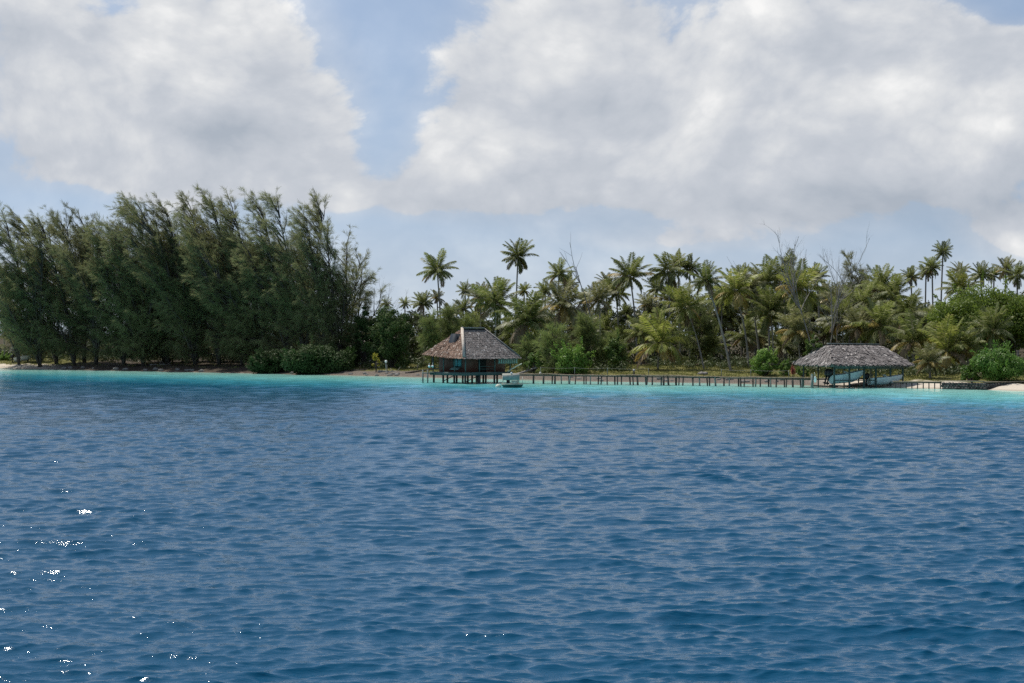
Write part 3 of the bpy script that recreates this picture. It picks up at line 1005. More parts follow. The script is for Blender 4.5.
def motorboat(loc, rz, L, B, H, mat, label, engines=1, windscreen=True, canopy=False, pitch=0.0):
    root = thing('motorboat', loc, label, 'boat', rz)
    root.rotation_euler = (0, pitch, rz)
    mb = MB()
    hull(mb, L, B, H)
    mb.build('hull', [M[mat], M['cream'] if mat == 'grey_hull' else M['blue_hull']], root)
    bx('bench', M['white'], root, (L * 0.3, L * 0.37, -B * 0.38, B * 0.38, H * 0.62, H * 0.72))
    bx('bench', M['white'], root, (L * 0.1, L * 0.17, -B * 0.37, B * 0.37, H * 0.62, H * 0.72))
    for k in range(engines):
        y = 0 if engines == 1 else (-0.42 if k == 0 else 0.42) * B / 2
        outboard(root, -0.05, y, H * 0.95, 1.05 + 0.25 * (engines > 1), tilt=0.35 if engines > 1 else 0.15)
    if windscreen:
        mb = MB()
        mb.add([(L * 0.5, -B * 0.3, H), (L * 0.5, B * 0.3, H), (L * 0.45, B * 0.28, H + 0.45), (L * 0.45, -B * 0.28, H + 0.45), (L * 0.54, -B * 0.3, H), (L * 0.54, B * 0.3, H)],
               [(0, 1, 2, 3)])
        mb.Fq.append((np.array([[4, 3, 2, 5]]), 0))
        mb.Fq.append((np.array([[0, 3, 4], [1, 5, 2]]), 0))
        mb.box(L * 0.42, L * 0.54, -B * 0.3, B * 0.3, H * 0.45, H - 0.003)
        mb.build('console', M['white'], root)
    return root


def build_boathouse():
    r = np.random.default_rng(9)
    d = 245.0
    root = thing('boathouse', atz(833, d, 0), 'open boat shelter on posts with a shaggy grey palm thatch roof above two blue boats', 'boathouse', R(25))
    W, D = 12.7, 8.8
    e = 3.35
    FL, FR, BR, BL = (0, 0, e + 0.05), (W, 0, e - 0.1), (W, D, e), (0, D, e + 0.1)
    R1, R2 = (2.5, D / 2, 5.95), (10.6, D / 2, 5.85)
    roof = MB()
    for poly in ([FL, FR, R2, R1], [FR, BR, R2], [BR, BL, R1, R2], [BL, FL, R1]):
        roof.slab(poly, 0.2)
    thatch_slope(roof, [FL, FR, R2, R1], 4200, 0.75, r, lift=0.26, rough=0.3, rows=9)
    thatch_slope(roof, [FR, BR, R2, R2], 700, 0.9, r, lift=0.25, rough=0.45)
    thatch_slope(roof, [BR, BL, R1, R2], 900, 0.9, r, lift=0.25, rough=0.45)
    thatch_slope(roof, [BL, FL, R1, R1], 2000, 0.65, r, lift=0.18, rough=0.25, rows=9)
    for a, b, n in ((FL, FR, 520), (FR, BR, 330), (BL, FL, 420)):
        fringe(roof, a, b, n, 0.55, r)
    ro = roof.build('roof', M['thatch_rough'], root)
    mb = MB()
    mb.beam((2.2, D / 2, 6.07), (10.9, D / 2, 5.97), 0.55, 0.16)
    mb.build('ridge_cap', M['cap_grey'], ro)
    # eave beams, the front one deepened to stand for eave shadow, and posts
    mb = MB()
    mb.beam((0.6, 0.7, 2.95), (W - 0.6, 0.7, 2.85), 0.12, 0.6)
    mb.beam((0.7, 0.8, 3.05), (0.7, D - 0.6, 3.05), 0.12, 0.3)
    mb.beam((W - 0.7, 0.8, 2.95), (W - 0.7, D - 0.6, 2.95), 0.12, 0.3)
    mb.build('eave_shadow_beam', M['teal_wood'], root)
    for x in (0.7, 3.2, 5.6, 7.6, 10.1, 12.2):
        for y in (0.7, D - 0.7):
            mb = MB()
            mb.tube([(x, y, -1.5), (x + random.uniform(-0.05, 0.05), y, 3.2)], 0.14 if y < 2 else 0.1, 7)
            mb.build('post', M['teal_wood'], root, smooth=True)
    mb = MB()
    mb.beam((0.7, 0.84, 1.05), (W - 0.7, 0.84, 1.0), 0.07, 0.12)
    mb.beam((0.7, D - 0.7, 1.0), (W - 0.7, D - 0.7, 1.0), 0.1, 0.14)
    mb.build('cross_rail', M['teal_wood'], root)
    bx('walkway', M['deck'], root, (-0.8, W - 1.0, D - 1.9, D - 0.85, 1.02, 1.14))
    for k, y in enumerate((2.0, 5.2)):
        mb = MB()
        for x in (1.4, 4.2, 7.6, 10.6):
            mb.box(x - 0.08, x + 0.08, 0.9, D - 2.0, 0.1, 0.26) if k == 0 else None
        if k == 0:
            mb.build('lift_beam', M['beam'], root)
    mb = MB()
    mb.tube([(6.7, 1.3, 0.5), (7.15, 1.35, 1.9)], 0.05, 6)
    mb.tube([(7.2, 1.3, 0.5), (7.6, 1.35, 1.9)], 0.05, 6)
    for q in range(5):
        t = 0.12 + q * 0.19
        mb.tube([(6.7 + 0.45 * t, 1.31, 0.5 + 1.4 * t), (7.2 + 0.4 * t, 1.31, 0.5 + 1.4 * t)], 0.035, 5)
    mb.build('ladder', M['deck'], root)
    rz = R(16)
    p = loc2world(root, (1.5, 2.6, 0.5))
    motorboat(p, rz, 4.8, 1.9, 1.2, 'blue_hull', 'sky blue motorboat with twin black outboards in the left bay of the boathouse', engines=2, pitch=-0.07)
    p = loc2world(root, (7.2, 1.7, 0.3))
    motorboat(p, rz, 5.0, 1.8, 0.98, 'blue_hull', 'sky blue motorboat with one dark outboard in the right bay of the boathouse', engines=1, windscreen=True, pitch=-0.03)
    for x, y, w, h, lab, mm in ((6.6, 7.4, 0.8, 0.6, 'wooden crate on the walkway between the two blue boats', 'deck'), (9.4, 7.5, 0.9, 0.7, 'wooden crate on the walkway behind the right blue boat', 'deck')):
        p = loc2world(root, (x, y, 1.142))
        cr = thing('crate', p, lab, 'crate', R(25 + 7 * x))
        bx('side_panel', M[mm], cr, (0, w, 0, 0.05, 0.06, h), (0, w, w - 0.05, w, 0.06, h), (0, 0.05, 0.052, w - 0.052, 0.06, h), (w - 0.05, w, 0.052, w - 0.052, 0.06, h))
        bx('lid', M[mm], cr, (-0.03, w + 0.03, -0.03, w + 0.03, h + 0.003, h + 0.05))
        bx('runner', M['beam'], cr, (0.05, w - 0.05, 0.1, 0.2, 0, 0.057))
        bx('runner', M['beam'], cr, (0.05, w - 0.05, w - 0.2, w - 0.1, 0, 0.057))
    # thick mooring post with a white fender at the end of the jetty
    mb = MB()
    mb.tube([(0, 0, -1.5), (0.03, 0, 1.75)], 0.2, 9)
    mb.tube([(0.03, 0, 1.752), (0.03, 0, 1.95)], [0.2, 0.14], 9)
    o = mb.build('mooring_post', M['post_grey'], None, smooth=True, loc=atz(812, 246.5, 0))
    tag(o, 'thick grey mooring post where the jetty ends left of the boathouse', 'post')
    mb = MB()
    sph(mb, (0, 0, 0), 0.24, sq=(0.8, 0.8, 1.9), rings=8, seg=12)
    mb.tube([(0, 0, 0.4), (-0.1, 0, 1.0)], 0.02, 5)
    o = mb.build('fender', M['white'], None, smooth=True, loc=at(815.2, 379.5, 246.3))
    tag(o, 'white fender hanging beside the thick mooring post', 'fender')


def build_jetty():
    path = [atz(503, 271, 1.42), atz(560, 266.5, 1.42), atz(640, 261.5, 1.4), atz(720, 256, 1.36), atz(811, 248.5, 1.3)]
    root = thing('jetty', Vector((path[0].x, path[0].y, 0)), 'long low wooden jetty on many dark posts running from the hut to the boathouse', 'jetty')
    o0 = root.location
    loc = [p - o0 for p in path]
    deck, bm = MB(), MB()
    segs = []
    for a, b in zip(loc[:-1], loc[1:]):
        t = (b - a).normalized()
        s = Vector((-t.y, t.x, 0))
        n = int((b - a).length / 0.24)
        for k in range(n):
            c = a + (b - a) * ((k + 0.5) / n)
            w = 0.75 + random.uniform(-0.05, 0.05)
            dz = random.uniform(-0.03, 0.03) + 0.05 * math.sin(c.x * 0.35) + 0.03 * math.sin(c.x * 1.1)
            deck.beam(c - s * w + Vector((0, 0, dz)), c + s * w + Vector((0, 0, dz)), 0.2, 0.06)
        for sg in (-0.55, 0.55):
            bm.beam(a + s * sg - Vector((0, 0, 0.15)), b + s * sg - Vector((0, 0, 0.15)), 0.12, 0.22)
    deck.build('deck', M['deck'], root)
    bm.build('side_beam', M['beam'], root)
    tot = [(a, b) for a, b in zip(loc[:-1], loc[1:])]
    pxs = [520.5, 533, 535.5] + [545, 550.5, 556] + list(np.arange(562, 808, 5.15))
    posts = 0
    for i, px in enumerate(pxs):
        px += random.uniform(-0.9, 0.9)
        X = None
        for a, b in tot:
            pa, pb = a + o0, b + o0
            ua, ub = 512 + F * pa.x / pa.y, 512 + F * pb.x / pb.y
            if ua <= px <= ub:
                f = (px - ua) / (ub - ua)
                X = a + (b - a) * f
                t = (b - a).normalized()
                s = Vector((-t.y, t.x, 0))
        if X is None:
            continue
        side = 0.55 if i % 3 == 1 else -0.55
        p = X + s * side
        mb = MB()
        tall = 0.0
        mb.tube([(p.x + random.gauss(0, 0.13), p.y, -1.6), (p.x, p.y, p.z - 0.04)], random.choice((0.09, 0.1, 0.11, 0.14)), 7)
        mb.build('post', M['post'] if random.random() < 0.8 else M['post_grey'], root, smooth=True)
    # handrail posts with a sagging rope
    for grp in ((541, 575, 608, 649), (722, 752, 790)):
        tops = []
        for px in grp:
            for a, b in tot:
                pa, pb = a + o0, b + o0
                ua, ub = 512 + F * pa.x / pa.y, 512 + F * pb.x / pb.y
                if ua <= px <= ub:
                    f = (px - ua) / (ub - ua)
                    X = a + (b - a) * f
            X = X + Vector((0, 0.6, 0))
            mb = MB()
            mb.tube([(X.x, X.y, X.z - 0.3), (X.x, X.y, X.z + 1.05)], 0.045, 6)
            mb.build('rail_post', M['post_grey'], root, smooth=True)
            tops.append(X + Vector((0, 0, 1.0)))
        mb = MB()
        for a, b in zip(tops[:-1], tops[1:]):
            mb.tube([a + (b - a) * q - Vector((0, 0, 0.5 * q * (1 - q))) for q in np.linspace(0, 1, 9)], 0.018, 5)
        mb.build('handrail_rope', M['rope'], root)
    # low rack of posts on the sand to the right of the boathouse
    a, b = atz(893, 246, 0.95), atz(941, 243, 0.95)
    root = thing('boat_rack', Vector((a.x, a.y, 0)), 'low wooden landing on thin posts above white sand right of the boathouse', 'landing stage')
    v = b - a
    mb = MB()
    n = 26
    for k in range(n):
        c = v * ((k + 0.5) / n)
        mb.beam((c.x, c.y - 0.5, 0.95), (c.x, c.y + 0.5, 0.95), 0.2, 0.06)
    mb.build('deck', M['deck'], root)
    mb = MB()
    mb.beam((0, -0.4, 0.83), (v.x, v.y - 0.4, 0.83), 0.1, 0.18)
    mb.build('side_beam', M['beam'], root)
    for k in range(9):
        c = v * (0.03 + k * 0.118)
        mb = MB()
        mb.tube([(c.x, c.y - 0.4, -1.0), (c.x, c.y - 0.4, 0.74)], 0.075, 6)
        mb.build('post', M['post'], root, smooth=True)


def build_seawall():
    a, b, c = atz(941, 241.5, 0), atz(985, 238.5, 0), atz(1032, 241, 0)
    root = thing('seawall', a, 'dark stone seawall with a timber edge below the round green bush', 'seawall')
    mb = MB()
    r = np.random.default_rng(3)
    for p, q, h in ((a, b, 1.05), (b, c, 0.95)):
        p, q = p - a, q - a
        L = (q - p).length
        n = int(L / 0.42)
        for k in range(n):
            for lv in range(4):
                x = p + (q - p) * ((k + 0.5 + 0.5 * (lv % 2)) / n)
                s = np.array([0.3, 0.34, 0.2]) * r.uniform(0.8, 1.2, 3)
                sph(mb, (x.x, x.y + 0.1 * lv + r.normal(0, 0.04), -0.12 + lv * h / 3.7), 1.0, rings=4, seg=6, sq=tuple(s))
    mb.build('stone_face', M['stone'], root)
    mb = MB()
    for p, q, z in ((a, b, 1.12), (b, c, 1.02)):
        p, q = p - a, q - a
        mb.beam((p.x, p.y + 0.45, z), (q.x, q.y + 0.45, z), 0.5, 0.12)
    mb.build('timber_edge', M['deck'], root)


def build_raft_boat():
    d = 249.0
    root = thing('moored_boat', atz(502.6, d, 0), 'small green hulled boat with a grey green canvas awning moored in front of the hut', 'boat', R(4))
    mb = MB()
    L = 2.75
    # punt hull, square ended with raked bow and stern
    x = [-0.15, 0.25, L - 0.3, L + 0.1]
    zb, zt = -0.15, 0.42
    vv = [(x[0], -0.65, zt), (x[3], -0.65, zt), (x[2], -0.6, zb), (x[1], -0.6, zb), (x[0], 0.65, zt), (x[3], 0.65, zt), (x[2], 0.6, zb), (x[1], 0.6, zb)]
    mb.add(vv, [(0, 3, 2, 1), (4, 5, 6, 7), (1, 2, 6, 5), (0, 4, 7, 3), (3, 7, 6, 2)])
    mb.build('hull', M['green_hull'], root)
    bx('floor', M['cream'], root, (x[0] + 0.1, x[3] - 0.1, -0.6, 0.6, 0.34, 0.4))
    bx('gunwale', M['cream'], root, (x[0], x[3], -0.7, -0.62, 0.42, 0.48), (x[0], x[3], 0.62, 0.7, 0.42, 0.48))
    mb = MB()
    z0, z1, z2 = 1.05, 1.72, 1.92
    prof = [(-0.68, z0), (-0.68, z1), (0.0, z2), (0.68, z1), (0.68, z0)]
    va = [(0.0, y, z) for y, z in prof] + [(2.3, y, z) for y, z in prof]
    f = [(i, i + 1, i + 6, i + 5) for i in range(4)]
    mb.add(va, f)
    mb.Fq.append((np.array([[1, 3, 2]]), 0))
    mb.Fq.append((np.array([[6, 7, 8]]), 0))
    aw = mb.build('awning', M['canvas'], root)
    md = aw.modifiers.new('thick', 'SOLIDIFY')
    md.thickness = 0.03
    for xx, yy in ((0.05, -0.62), (1.1, -0.62), (2.25, -0.62), (0.05, 0.62), (2.25, 0.62), (2.72, -0.6)):
        mb = MB()
        mb.tube([(xx, yy, 0.4), (xx, yy, 1.7 if xx < 2.5 else 1.5)], 0.04, 6)
        mb.build('awning_pole', M['cream'], root, smooth=True)
    bx('seat', M['cream'], root, (1.25, 2.05, -0.5, 0.35, 0.405, 0.95))
    mb = MB()
    sph(mb, (1.2, -0.3, 2.0), 0.14, rings=6, seg=10)
    mb.build('lamp', M['white'], root, smooth=True)
    mb = MB()
    sph(mb, (0, 0, 0.12), 0.36, rings=8, seg=14, sq=(1.05, 1, 0.95))
    mb.tube([(0, 0, 0.44), (0.0, 0, 0.55)], 0.06, 6)
    o = mb.build('mooring_buoy', M['cream'], None, smooth=True, loc=atz(498.2, 249, 0))
    tag(o, 'cream mooring buoy floating against the left end of the moored boat', 'buoy')


def build_shore_things():
    # beached motorboat under the left trees
    d = 401.0
    b = place(14.5, d, 0.18)
    bt = motorboat(b, R(8), 4.1, 1.8, 1.0, 'grey_hull', 'pale grey motorboat pulled up on the white beach at the far left', engines=1, pitch=-0.13)
    bx('cover', M['yellow'], bt, (0.5, 1.5, -0.5, 0.5, 0.73, 1.25))
    d = 410
    p = place(11, d)
    root = thing('boat_canopy', p, 'low white awning on thin poles behind the beached grey boat', 'canopy')
    mb = MB()
    k = 9
    for i in range(k - 1):
        x0, x1 = i * 3.9 / (k - 1), (i + 1) * 3.9 / (k - 1)
        z = lambda x: 3.0 + 0.35 * math.sin(math.pi * x / 3.9)
        mb.add([(x0, -0.8, z(x0)), (x1, -0.8, z(x1)), (x1, 0.8, z(x1)), (x0, 0.8, z(x0))], [(0, 1, 2, 3)])
    o = mb.build('sheet', M['white'], root)
    o.modifiers.new('thick', 'SOLIDIFY').thickness = 0.05
    for x, y in ((0.05, -0.75), (3.85, -0.75), (0.05, 0.75), (3.85, 0.75)):
        mb = MB()
        mb.tube([(x, y, -0.2), (x, y, 3.0)], 0.06, 6)
        mb.build('pole', M['post_grey'], root)
    # buoy in the shallows
    mb = MB()
    sph(mb, (0, 0, 0.1), 0.3, rings=7, seg=12)
    mb.tube([(0, 0, 0.35), (0.02, 0, 0.62)], 0.07, 6)
    o = mb.build('buoy', M['black'], None, smooth=True, loc=atz(45.5, 387, 0))
    tag(o, 'small black buoy in the shallows off the left beach', 'buoy')
    # houses behind the trees
    house(place(12, 432), 8.6, 7, 4.6, 3.2, R(14), 'pale house with a light gable roof glimpsed behind the far left trees')
    house(place(332, 348), 8.6, 5, 3.2, 1.9, R(-6), 'small cream house hidden behind the dark trees left of the hut')
    mb = MB()
    sph(mb, (0, 0, 0), 0.24, rings=7, seg=12)
    mb.tube([(0, 0, -0.2), (0, 0, -1.7)], 0.04, 6)
    d = 318
    pp = at(386, 361.5, d)
    o = mb.build('garden_lamp', M['white'], None, smooth=True, loc=pp)
    tag(o, 'white globe lamp on a thin stake in front of the dark broadleaf trees', 'lamp')
    # globe post on slab, behind the jetty
    d = 283
    p = place(634, d)
    root = thing('slab_post', p, 'dark post with a pale grey globe on a flat stone slab beyond the jetty', 'lamp post')
    bx('slab', M['rock'], root, (-0.55, 0.5, -0.4, 0.4, -0.05, 0.12))
    mb = MB()
    mb.tube([(0, 0, 0.12), (0, 0, 0.85)], [0.14, 0.11], 8)
    mb.build('post', M['post'], root, smooth=True)
    mb = MB()
    sph(mb, (0, 0, 1.02), 0.2, rings=7, seg=12)
    mb.build('globe', M['house_roof'], root, smooth=True)
    mb = MB()
    sph(mb, (0, 0, 0.0), 0.2, rings=7, seg=12)
    mb.tube([(0, 0, 0.15), (0, 0, 0.32)], 0.05, 6)
    o = mb.build('float', M['white'], None, smooth=True, loc=place(540.5, 294, 0.35))
    tag(o, 'white float lying on the grass just right of the hut and behind the jetty', 'float')
    # driftwood
    for (px, d, L, rz, el, mat, lab, rad) in (
            (507, 271.5, 2.6, 0.1, 0.55, 'white', 'pale weathered pole leaning up out of the jetty beside the moored boat', 0.1),
            (517, 298, 4.6, 0.2, 0.32, 'deadwood', 'grey driftwood trunk with a raised end on the bank right of the hut', 0.2),
            (522, 301, 8.5, -0.1, 0.05, 'bark', 'long dark fallen trunk lying on the bank right of the hut', 0.22),
            (405, 315, 5.0, 0.2, 0.12, 'bark', 'dark fallen log sloping up the beach left of the hut', 0.17),
            (378, 321, 4.2, -0.1, 0.03, 'deadwood', 'grey driftwood log flat on the rubble beach left of the hut', 0.2),
            (352, 328, 3.4, 0.3, 0.04, 'bark', 'short dark log on the beach below the small cream house', 0.2),
            (150, 369, 4.0, 0.1, 0.05, 'deadwood', 'pale driftwood log under the casuarinas at the left', 0.22)):
        r = np.random.default_rng(int(px))
        b = place(px, d, 0.12) if mat != 'white' else atz(px, d, 1.6)
        k = 8
        dv = np.array([math.cos(rz) * math.cos(el), math.sin(rz) * math.cos(el), math.sin(el)])
        pts = np.outer(np.linspace(0, L, k), dv) + np.cumsum(r.normal(0, 0.035, (k, 3)), 0)
        mb = MB()
        mb.tube(pts, np.linspace(rad, rad * 0.6, k), 8)
        if mat != 'white':
            for q in (3, 5, 6):
                s = rdir(1, r)[0]
                s[2] = abs(s[2]) + 0.3
                mb.tube([pts[q], pts[q] + s * 0.5, pts[q] + s * 0.9 + np.array([0.1, 0, 0.1])], [rad * 0.4, rad * 0.3, 0.02], 5)
        o = mb.build('driftwood_log' if mat != 'white' else 'leaning_pole', M[mat if mat != 'white' else 'cream'], None, smooth=True, loc=b)
        tag(o, lab, 'log' if mat != 'white' else 'pole')
    # boulders at the palm foot
    def rock(px, d, s, lab, seed, group=None, mat='rock'):
        r = np.random.default_rng(seed)
        mb = MB()
        sph(mb, (0, 0, s * 0.3), s, rings=7, seg=11, sq=(r.uniform(0.9, 1.4), r.uniform(0.8, 1.1), r.uniform(0.55, 0.8)))
        v = mb.V[0]
        u = unit(v.astype(float))
        v *= (1 + 0.22 * np.sin(u[:, :1] * 5 + seed) * np.sin(u[:, 2:] * 4 + seed * 2) + r.normal(0, 0.04, (len(v), 1))).astype(np.float32)
        o = mb.build('rock', M[mat], None, smooth=False, loc=place(px, d, -s * 0.1))
        tag(o, lab, 'rock', group)
    rock(703.5, 284, 0.62, 'grey boulder at the foot of the leaning yellow green palm', 1)
    rock(699.8, 284.5, 0.36, 'smaller pale boulder left of the grey boulder at the palm foot', 2)
    rr = np.random.default_rng(17)
    for i in range(16):
        px = rr.uniform(60, 335)
        rock(px, sd(px) + rr.uniform(0.8, 3.0), rr.uniform(0.3, 0.6), 'small grey brown rock along the dark waterline under the casuarinas', 30 + i, 'rocks along the waterline under the casuarinas')
    for i in range(14):
        px = rr.uniform(350, 425)
        rock(px, sd(px) + rr.uniform(0.6, 4.5), rr.uniform(0.22, 0.42), 'small coral rock on the rubble beach just left of the hut', 60 + i, 'coral rocks on the beach left of the hut')
    for i in range(16):
        px = rr.uniform(560, 800)
        rock(px, sd(px) + rr.uniform(0.4, 4.0), rr.uniform(0.22, 0.42), 'small coral rock on the bank seen between the jetty posts', 90 + i, 'coral rocks on the bank behind the jetty')


def house(p, w, dp, h, rh, rz, label):
    root = thing('house', p, label, 'house', rz)
    mb = MB()
    mb.box(0, w, 0, dp, -0.3, h)
    mb.add([(0, 0, h), (0, dp, h), (0, dp / 2, h + rh), (w, 0, h), (w, dp, h), (w, dp / 2, h + rh)], [(0, 1, 2), (3, 5, 4)])
    mb.build('wall', M['house_wall'], root)
    mb = MB()
    o = 0.5
    k = rh / (dp / 2)
    mb.slab([(-o, -o, h - o * k + 0.15), (w + o, -o, h - o * k + 0.15), (w + o, dp / 2, h + rh + 0.15), (-o, dp / 2, h + rh + 0.15)], 0.12)
    mb.slab([(-o, dp / 2, h + rh + 0.15), (w + o, dp / 2, h + rh + 0.15), (w + o, dp + o, h - o * k + 0.15), (-o, dp + o, h - o * k + 0.15)], 0.12)
    mb.build('roof', M['house_roof'], root)
    for x in (w * 0.18, w * 0.62):
        f = bx('window', M['white'], root, (x, x + 1.3, -0.06, -0.003, h * 0.4, h * 0.4 + 1.2))
        bx('pane', M['dark_panel'], f, (x + 0.1, x + 1.2, -0.075, -0.062, h * 0.4 + 0.1, h * 0.4 + 1.1))
    bx('door', M['teal_wood'], root, (w * 0.42, w * 0.42 + 0.95, -0.05, -0.003, 0.05, 2.1))


# ------------------------------------------------------------------ planting plan
# column, row, radius (pixels of the photograph), distance, column of the foot, kind of crown, label
PALMS = [
    (437, 269, 17, 345, 441, 'g', 'tall palm with a ragged wind swept crown high above the feathery tree behind the hut'),
    (518, 256, 16, 350, 515, 'g', 'tallest palm over the hut, round crown on a long thin trunk in open sky'),
    (465, 290, 9.5, 365, 466, 'g', 'small distant palm above a second small crown, left of the hut ridge'),
    (463, 308, 11.5, 352, 464, 'g', 'small palm crown directly beneath another one, left of the hut ridge'),
    (423, 303, 12, 342, 424, 'd', 'dense palm crown standing just left below the tall wind swept palm'),
    (437, 297, 9, 360, 438, 'p', 'thin pale palm behind the trunk of the tall wind swept palm'),
    (405, 303, 7, 360, 405, 'y', 'little palm tip poking out above the dark broadleaf tree'),
    (386, 303, 7, 362, 386, 'g', 'dark palm tip behind the left part of the dark broadleaf tree'),
    (496, 303, 22, 318, 496, 'd', 'big dark dense palm rising straight behind the hut roof'),
    (481, 297, 15, 335, 481, 'p', 'paler palm tucked against the left of the big dark palm behind the hut'),
    (527, 322, 26, 308, 527, 'd', 'broad palm with a shaggy drooping skirt at the right end of the hut roof'),
    (524, 290, 8, 365, 525, 'y', 'small yellowish palm just right of the tallest palm trunk'),
    (545, 290, 11, 352, 546, 'g', 'half hidden palm at the left shoulder of the grove right of the hut'),
    (559, 273, 14, 348, 558, 'g', 'high palm with a neat dark crown left of the forked bare tree'),
    (563, 305, 24, 322, 562, 'p', 'wide brownish palm with hanging fronds below the neat dark crown'),
    (540, 318, 15, 335, 540, 'p', 'pale palm squeezed between the skirted palm and the wide brownish palm'),
    (585, 300, 13, 340, 588, 'g', 'palm crown immediately left of the bare forked trunk'),
    (599, 299, 16, 335, 600, 'p', 'pale straw coloured palm immediately right of the bare forked trunk'),
    (616, 292, 15, 345, 620, 'g', 'palm half overlapped by the open star shaped palm'),
    (630, 276, 20, 340, 637, 'g', 'open star shaped palm with straight fronds on a leaning trunk against the sky'),
    (626, 313, 10, 352, 626, 'd', 'small dark palm under the star shaped palm'),
    (647, 304, 13, 350, 648, 'p', 'pale small palm between the star shaped palm and the high pair to its right'),
    (668, 271, 19, 338, 670, 'g', 'high palm with spreading fronds, left one of the high trio mid grove'),
    (678, 263, 14, 345, 680, 'y', 'topmost yellow green palm of the high trio in the middle of the grove'),
    (690, 268, 13, 345, 690, 'g', 'right palm of the high trio in the middle of the grove'),
    (686, 307, 22, 300, 704, 'y', 'bright yellow green palm on a leaning trunk with a boulder at its foot'),
    (661, 343, 29, 300, 658, 'l', 'low spreading palm with golden arching fronds over the dark hollow behind the jetty'),
    (640, 332, 17, 330, 641, 'g', 'mid height palm behind the low golden palm, left side'),
    (706, 281, 17, 292, 731, 'd', 'dark palm on a long pale curving trunk leaning left from the grass'),
    (722, 300, 16, 335, 722, 'g', 'palm filling the gap right of the long curving trunk'),
    (710, 345, 17, 325, 711, 'g', 'low shaded palm between the two leaning trunks'),
    (735, 290, 22, 305, 749, 'y', 'yellowish palm with hanging fronds on a straight leaning trunk behind the green bush'),
    (749, 289, 17, 315, 760, 'p', 'pale fronded palm just right of the yellowish leaning palm'),
    (766, 281, 21, 325, 770, 'g', 'dense palm crown in the middle of the skyline left of the tall bare tree'),
    (783, 274, 22, 330, 786, 'g', 'tallest palm crown between the long curving trunk and the tall bare tree'),
    (771, 312, 23, 310, 774, 'd', 'dark palm with pale hanging fronds at mid height above the green bush'),
    (801, 288, 25, 300, 817, 'y', 'large yellow palm drooping at the foot of the tall bare tree'),
    (797, 331, 21, 295, 800, 'l', 'low golden palm left of the boathouse roof'),
    (817, 277, 14, 340, 820, 'g', 'dark green palm crown between the bare trees'),
    (745, 335, 16, 322, 747, 'g', 'shaded palm low down right of the yellowish leaning trunk'),
    (842, 318, 20, 305, 843, 'g', 'palm rising just behind the left end of the boathouse ridge'),
    (835, 298, 16, 330, 835, 'p', 'pale palm among the bare branches above the boathouse'),
    (862, 302, 20, 312, 862, 'g', 'palm with orange fruit stalks behind the middle of the boathouse roof'),
    (858, 325, 18, 295, 858, 'p', 'pale low palm peeping over the boathouse ridge'),
    (880, 286, 19, 320, 881, 'd', 'wide dark palm crown on the skyline above the boathouse right end'),
    (893, 296, 19, 315, 894, 'd', 'dark palm crown touching the right of the wide dark skyline crown'),
    (880, 325, 24, 292, 882, 'g', 'glossy palm with long grey green fronds behind the right end of the boathouse roof'),
    (907, 313, 22, 300, 908, 'g', 'glossy palm with arching fronds in front of the slim skyline palms'),
    (911, 277, 11, 340, 913, 'g', 'leftmost of the slim far palms standing clear of the grove at the right'),
    (926, 272, 10, 345, 926, 'g', 'slim far palm, left one of the close pair of trunks'),
    (932, 267, 11.5, 342, 933, 'g', 'slim far palm, right one of the close pair of trunks'),
    (943, 251, 11, 335, 941, 'g', 'tallest slim palm at the right, small crown on a very long straight trunk'),
    (960, 288, 18, 300, 962, 'y', 'bright lime palm standing above the spreading broadleaf tree'),
    (960, 271, 11, 340, 960, 'p', 'pale palm tip behind the bright lime palm'),
    (981, 275, 13, 330, 982, 'd', 'upright green palm right of the bright lime palm on the skyline'),
    (994, 275, 10, 340, 994, 'g', 'small skyline palm with a dark drooping frond over the spreading tree'),
    (1006, 269, 13, 335, 1006, 'p', 'brownish skyline palm, left one of the last two at the right edge'),
    (1017, 275, 14, 328, 1018, 'g', 'skyline palm at the very right edge of the view'),
    (913, 341, 25, 278, 914, 'l', 'low palm with arching pale fronds just right of the boathouse roof'),
    (947, 350, 27, 268, 948, 'l', 'low bushy palm with golden lower fronds above the wooden landing'),
    (993, 330, 21, 262, 994, 'd', 'big dark palm in front of the spreading broadleaf tree'),
    (1016, 322, 17, 285, 1016, 'y', 'light green palm at the right edge beside the big dark palm'),
    (929, 362, 16, 256, 930, 'l', 'smallest golden palm hanging over the landing right of the boathouse'),
    (966, 345, 17, 268, 968, 'g', 'palm between the low bushy palm and the big dark palm'),
    (3, 305, 19, 425, 4, 'd', 'shaggy palm behind the far left edge of the beach'),
    (12, 330, 12, 440, 12, 'g', 'small palm beside the pale house at the far left'),
]

FILL = [(x, y, r, d) for x, y, r, d in [
    (552, 335, 17, 345), (580, 325, 18, 348), (606, 330, 18, 350), (622, 340, 16, 345), (655, 320, 18, 352), (673, 300, 18, 352), (697, 325, 18, 348), (716, 322, 18, 350),
    (730, 318, 18, 350), (755, 312, 18, 350), (760, 335, 17, 340), (785, 305, 18, 350), (783, 345, 15, 330), (812, 312, 18, 345), (824, 300, 16, 350), (830, 332, 17, 330),
    (850, 308, 18, 345), (872, 310, 18, 345), (895, 322, 18, 335), (900, 340, 18, 310), (925, 325, 20, 310), (945, 322, 19, 315), (515, 335, 15, 345), (478, 322, 15, 350),
    (450, 315, 14, 360), (568, 285, 13, 358), (607, 283, 12, 358), (657, 288, 14, 358), (742, 278, 14, 355), (756, 290, 14, 352), (797, 280, 14, 355), (865, 290, 15, 350), (850, 295, 14, 350)]]


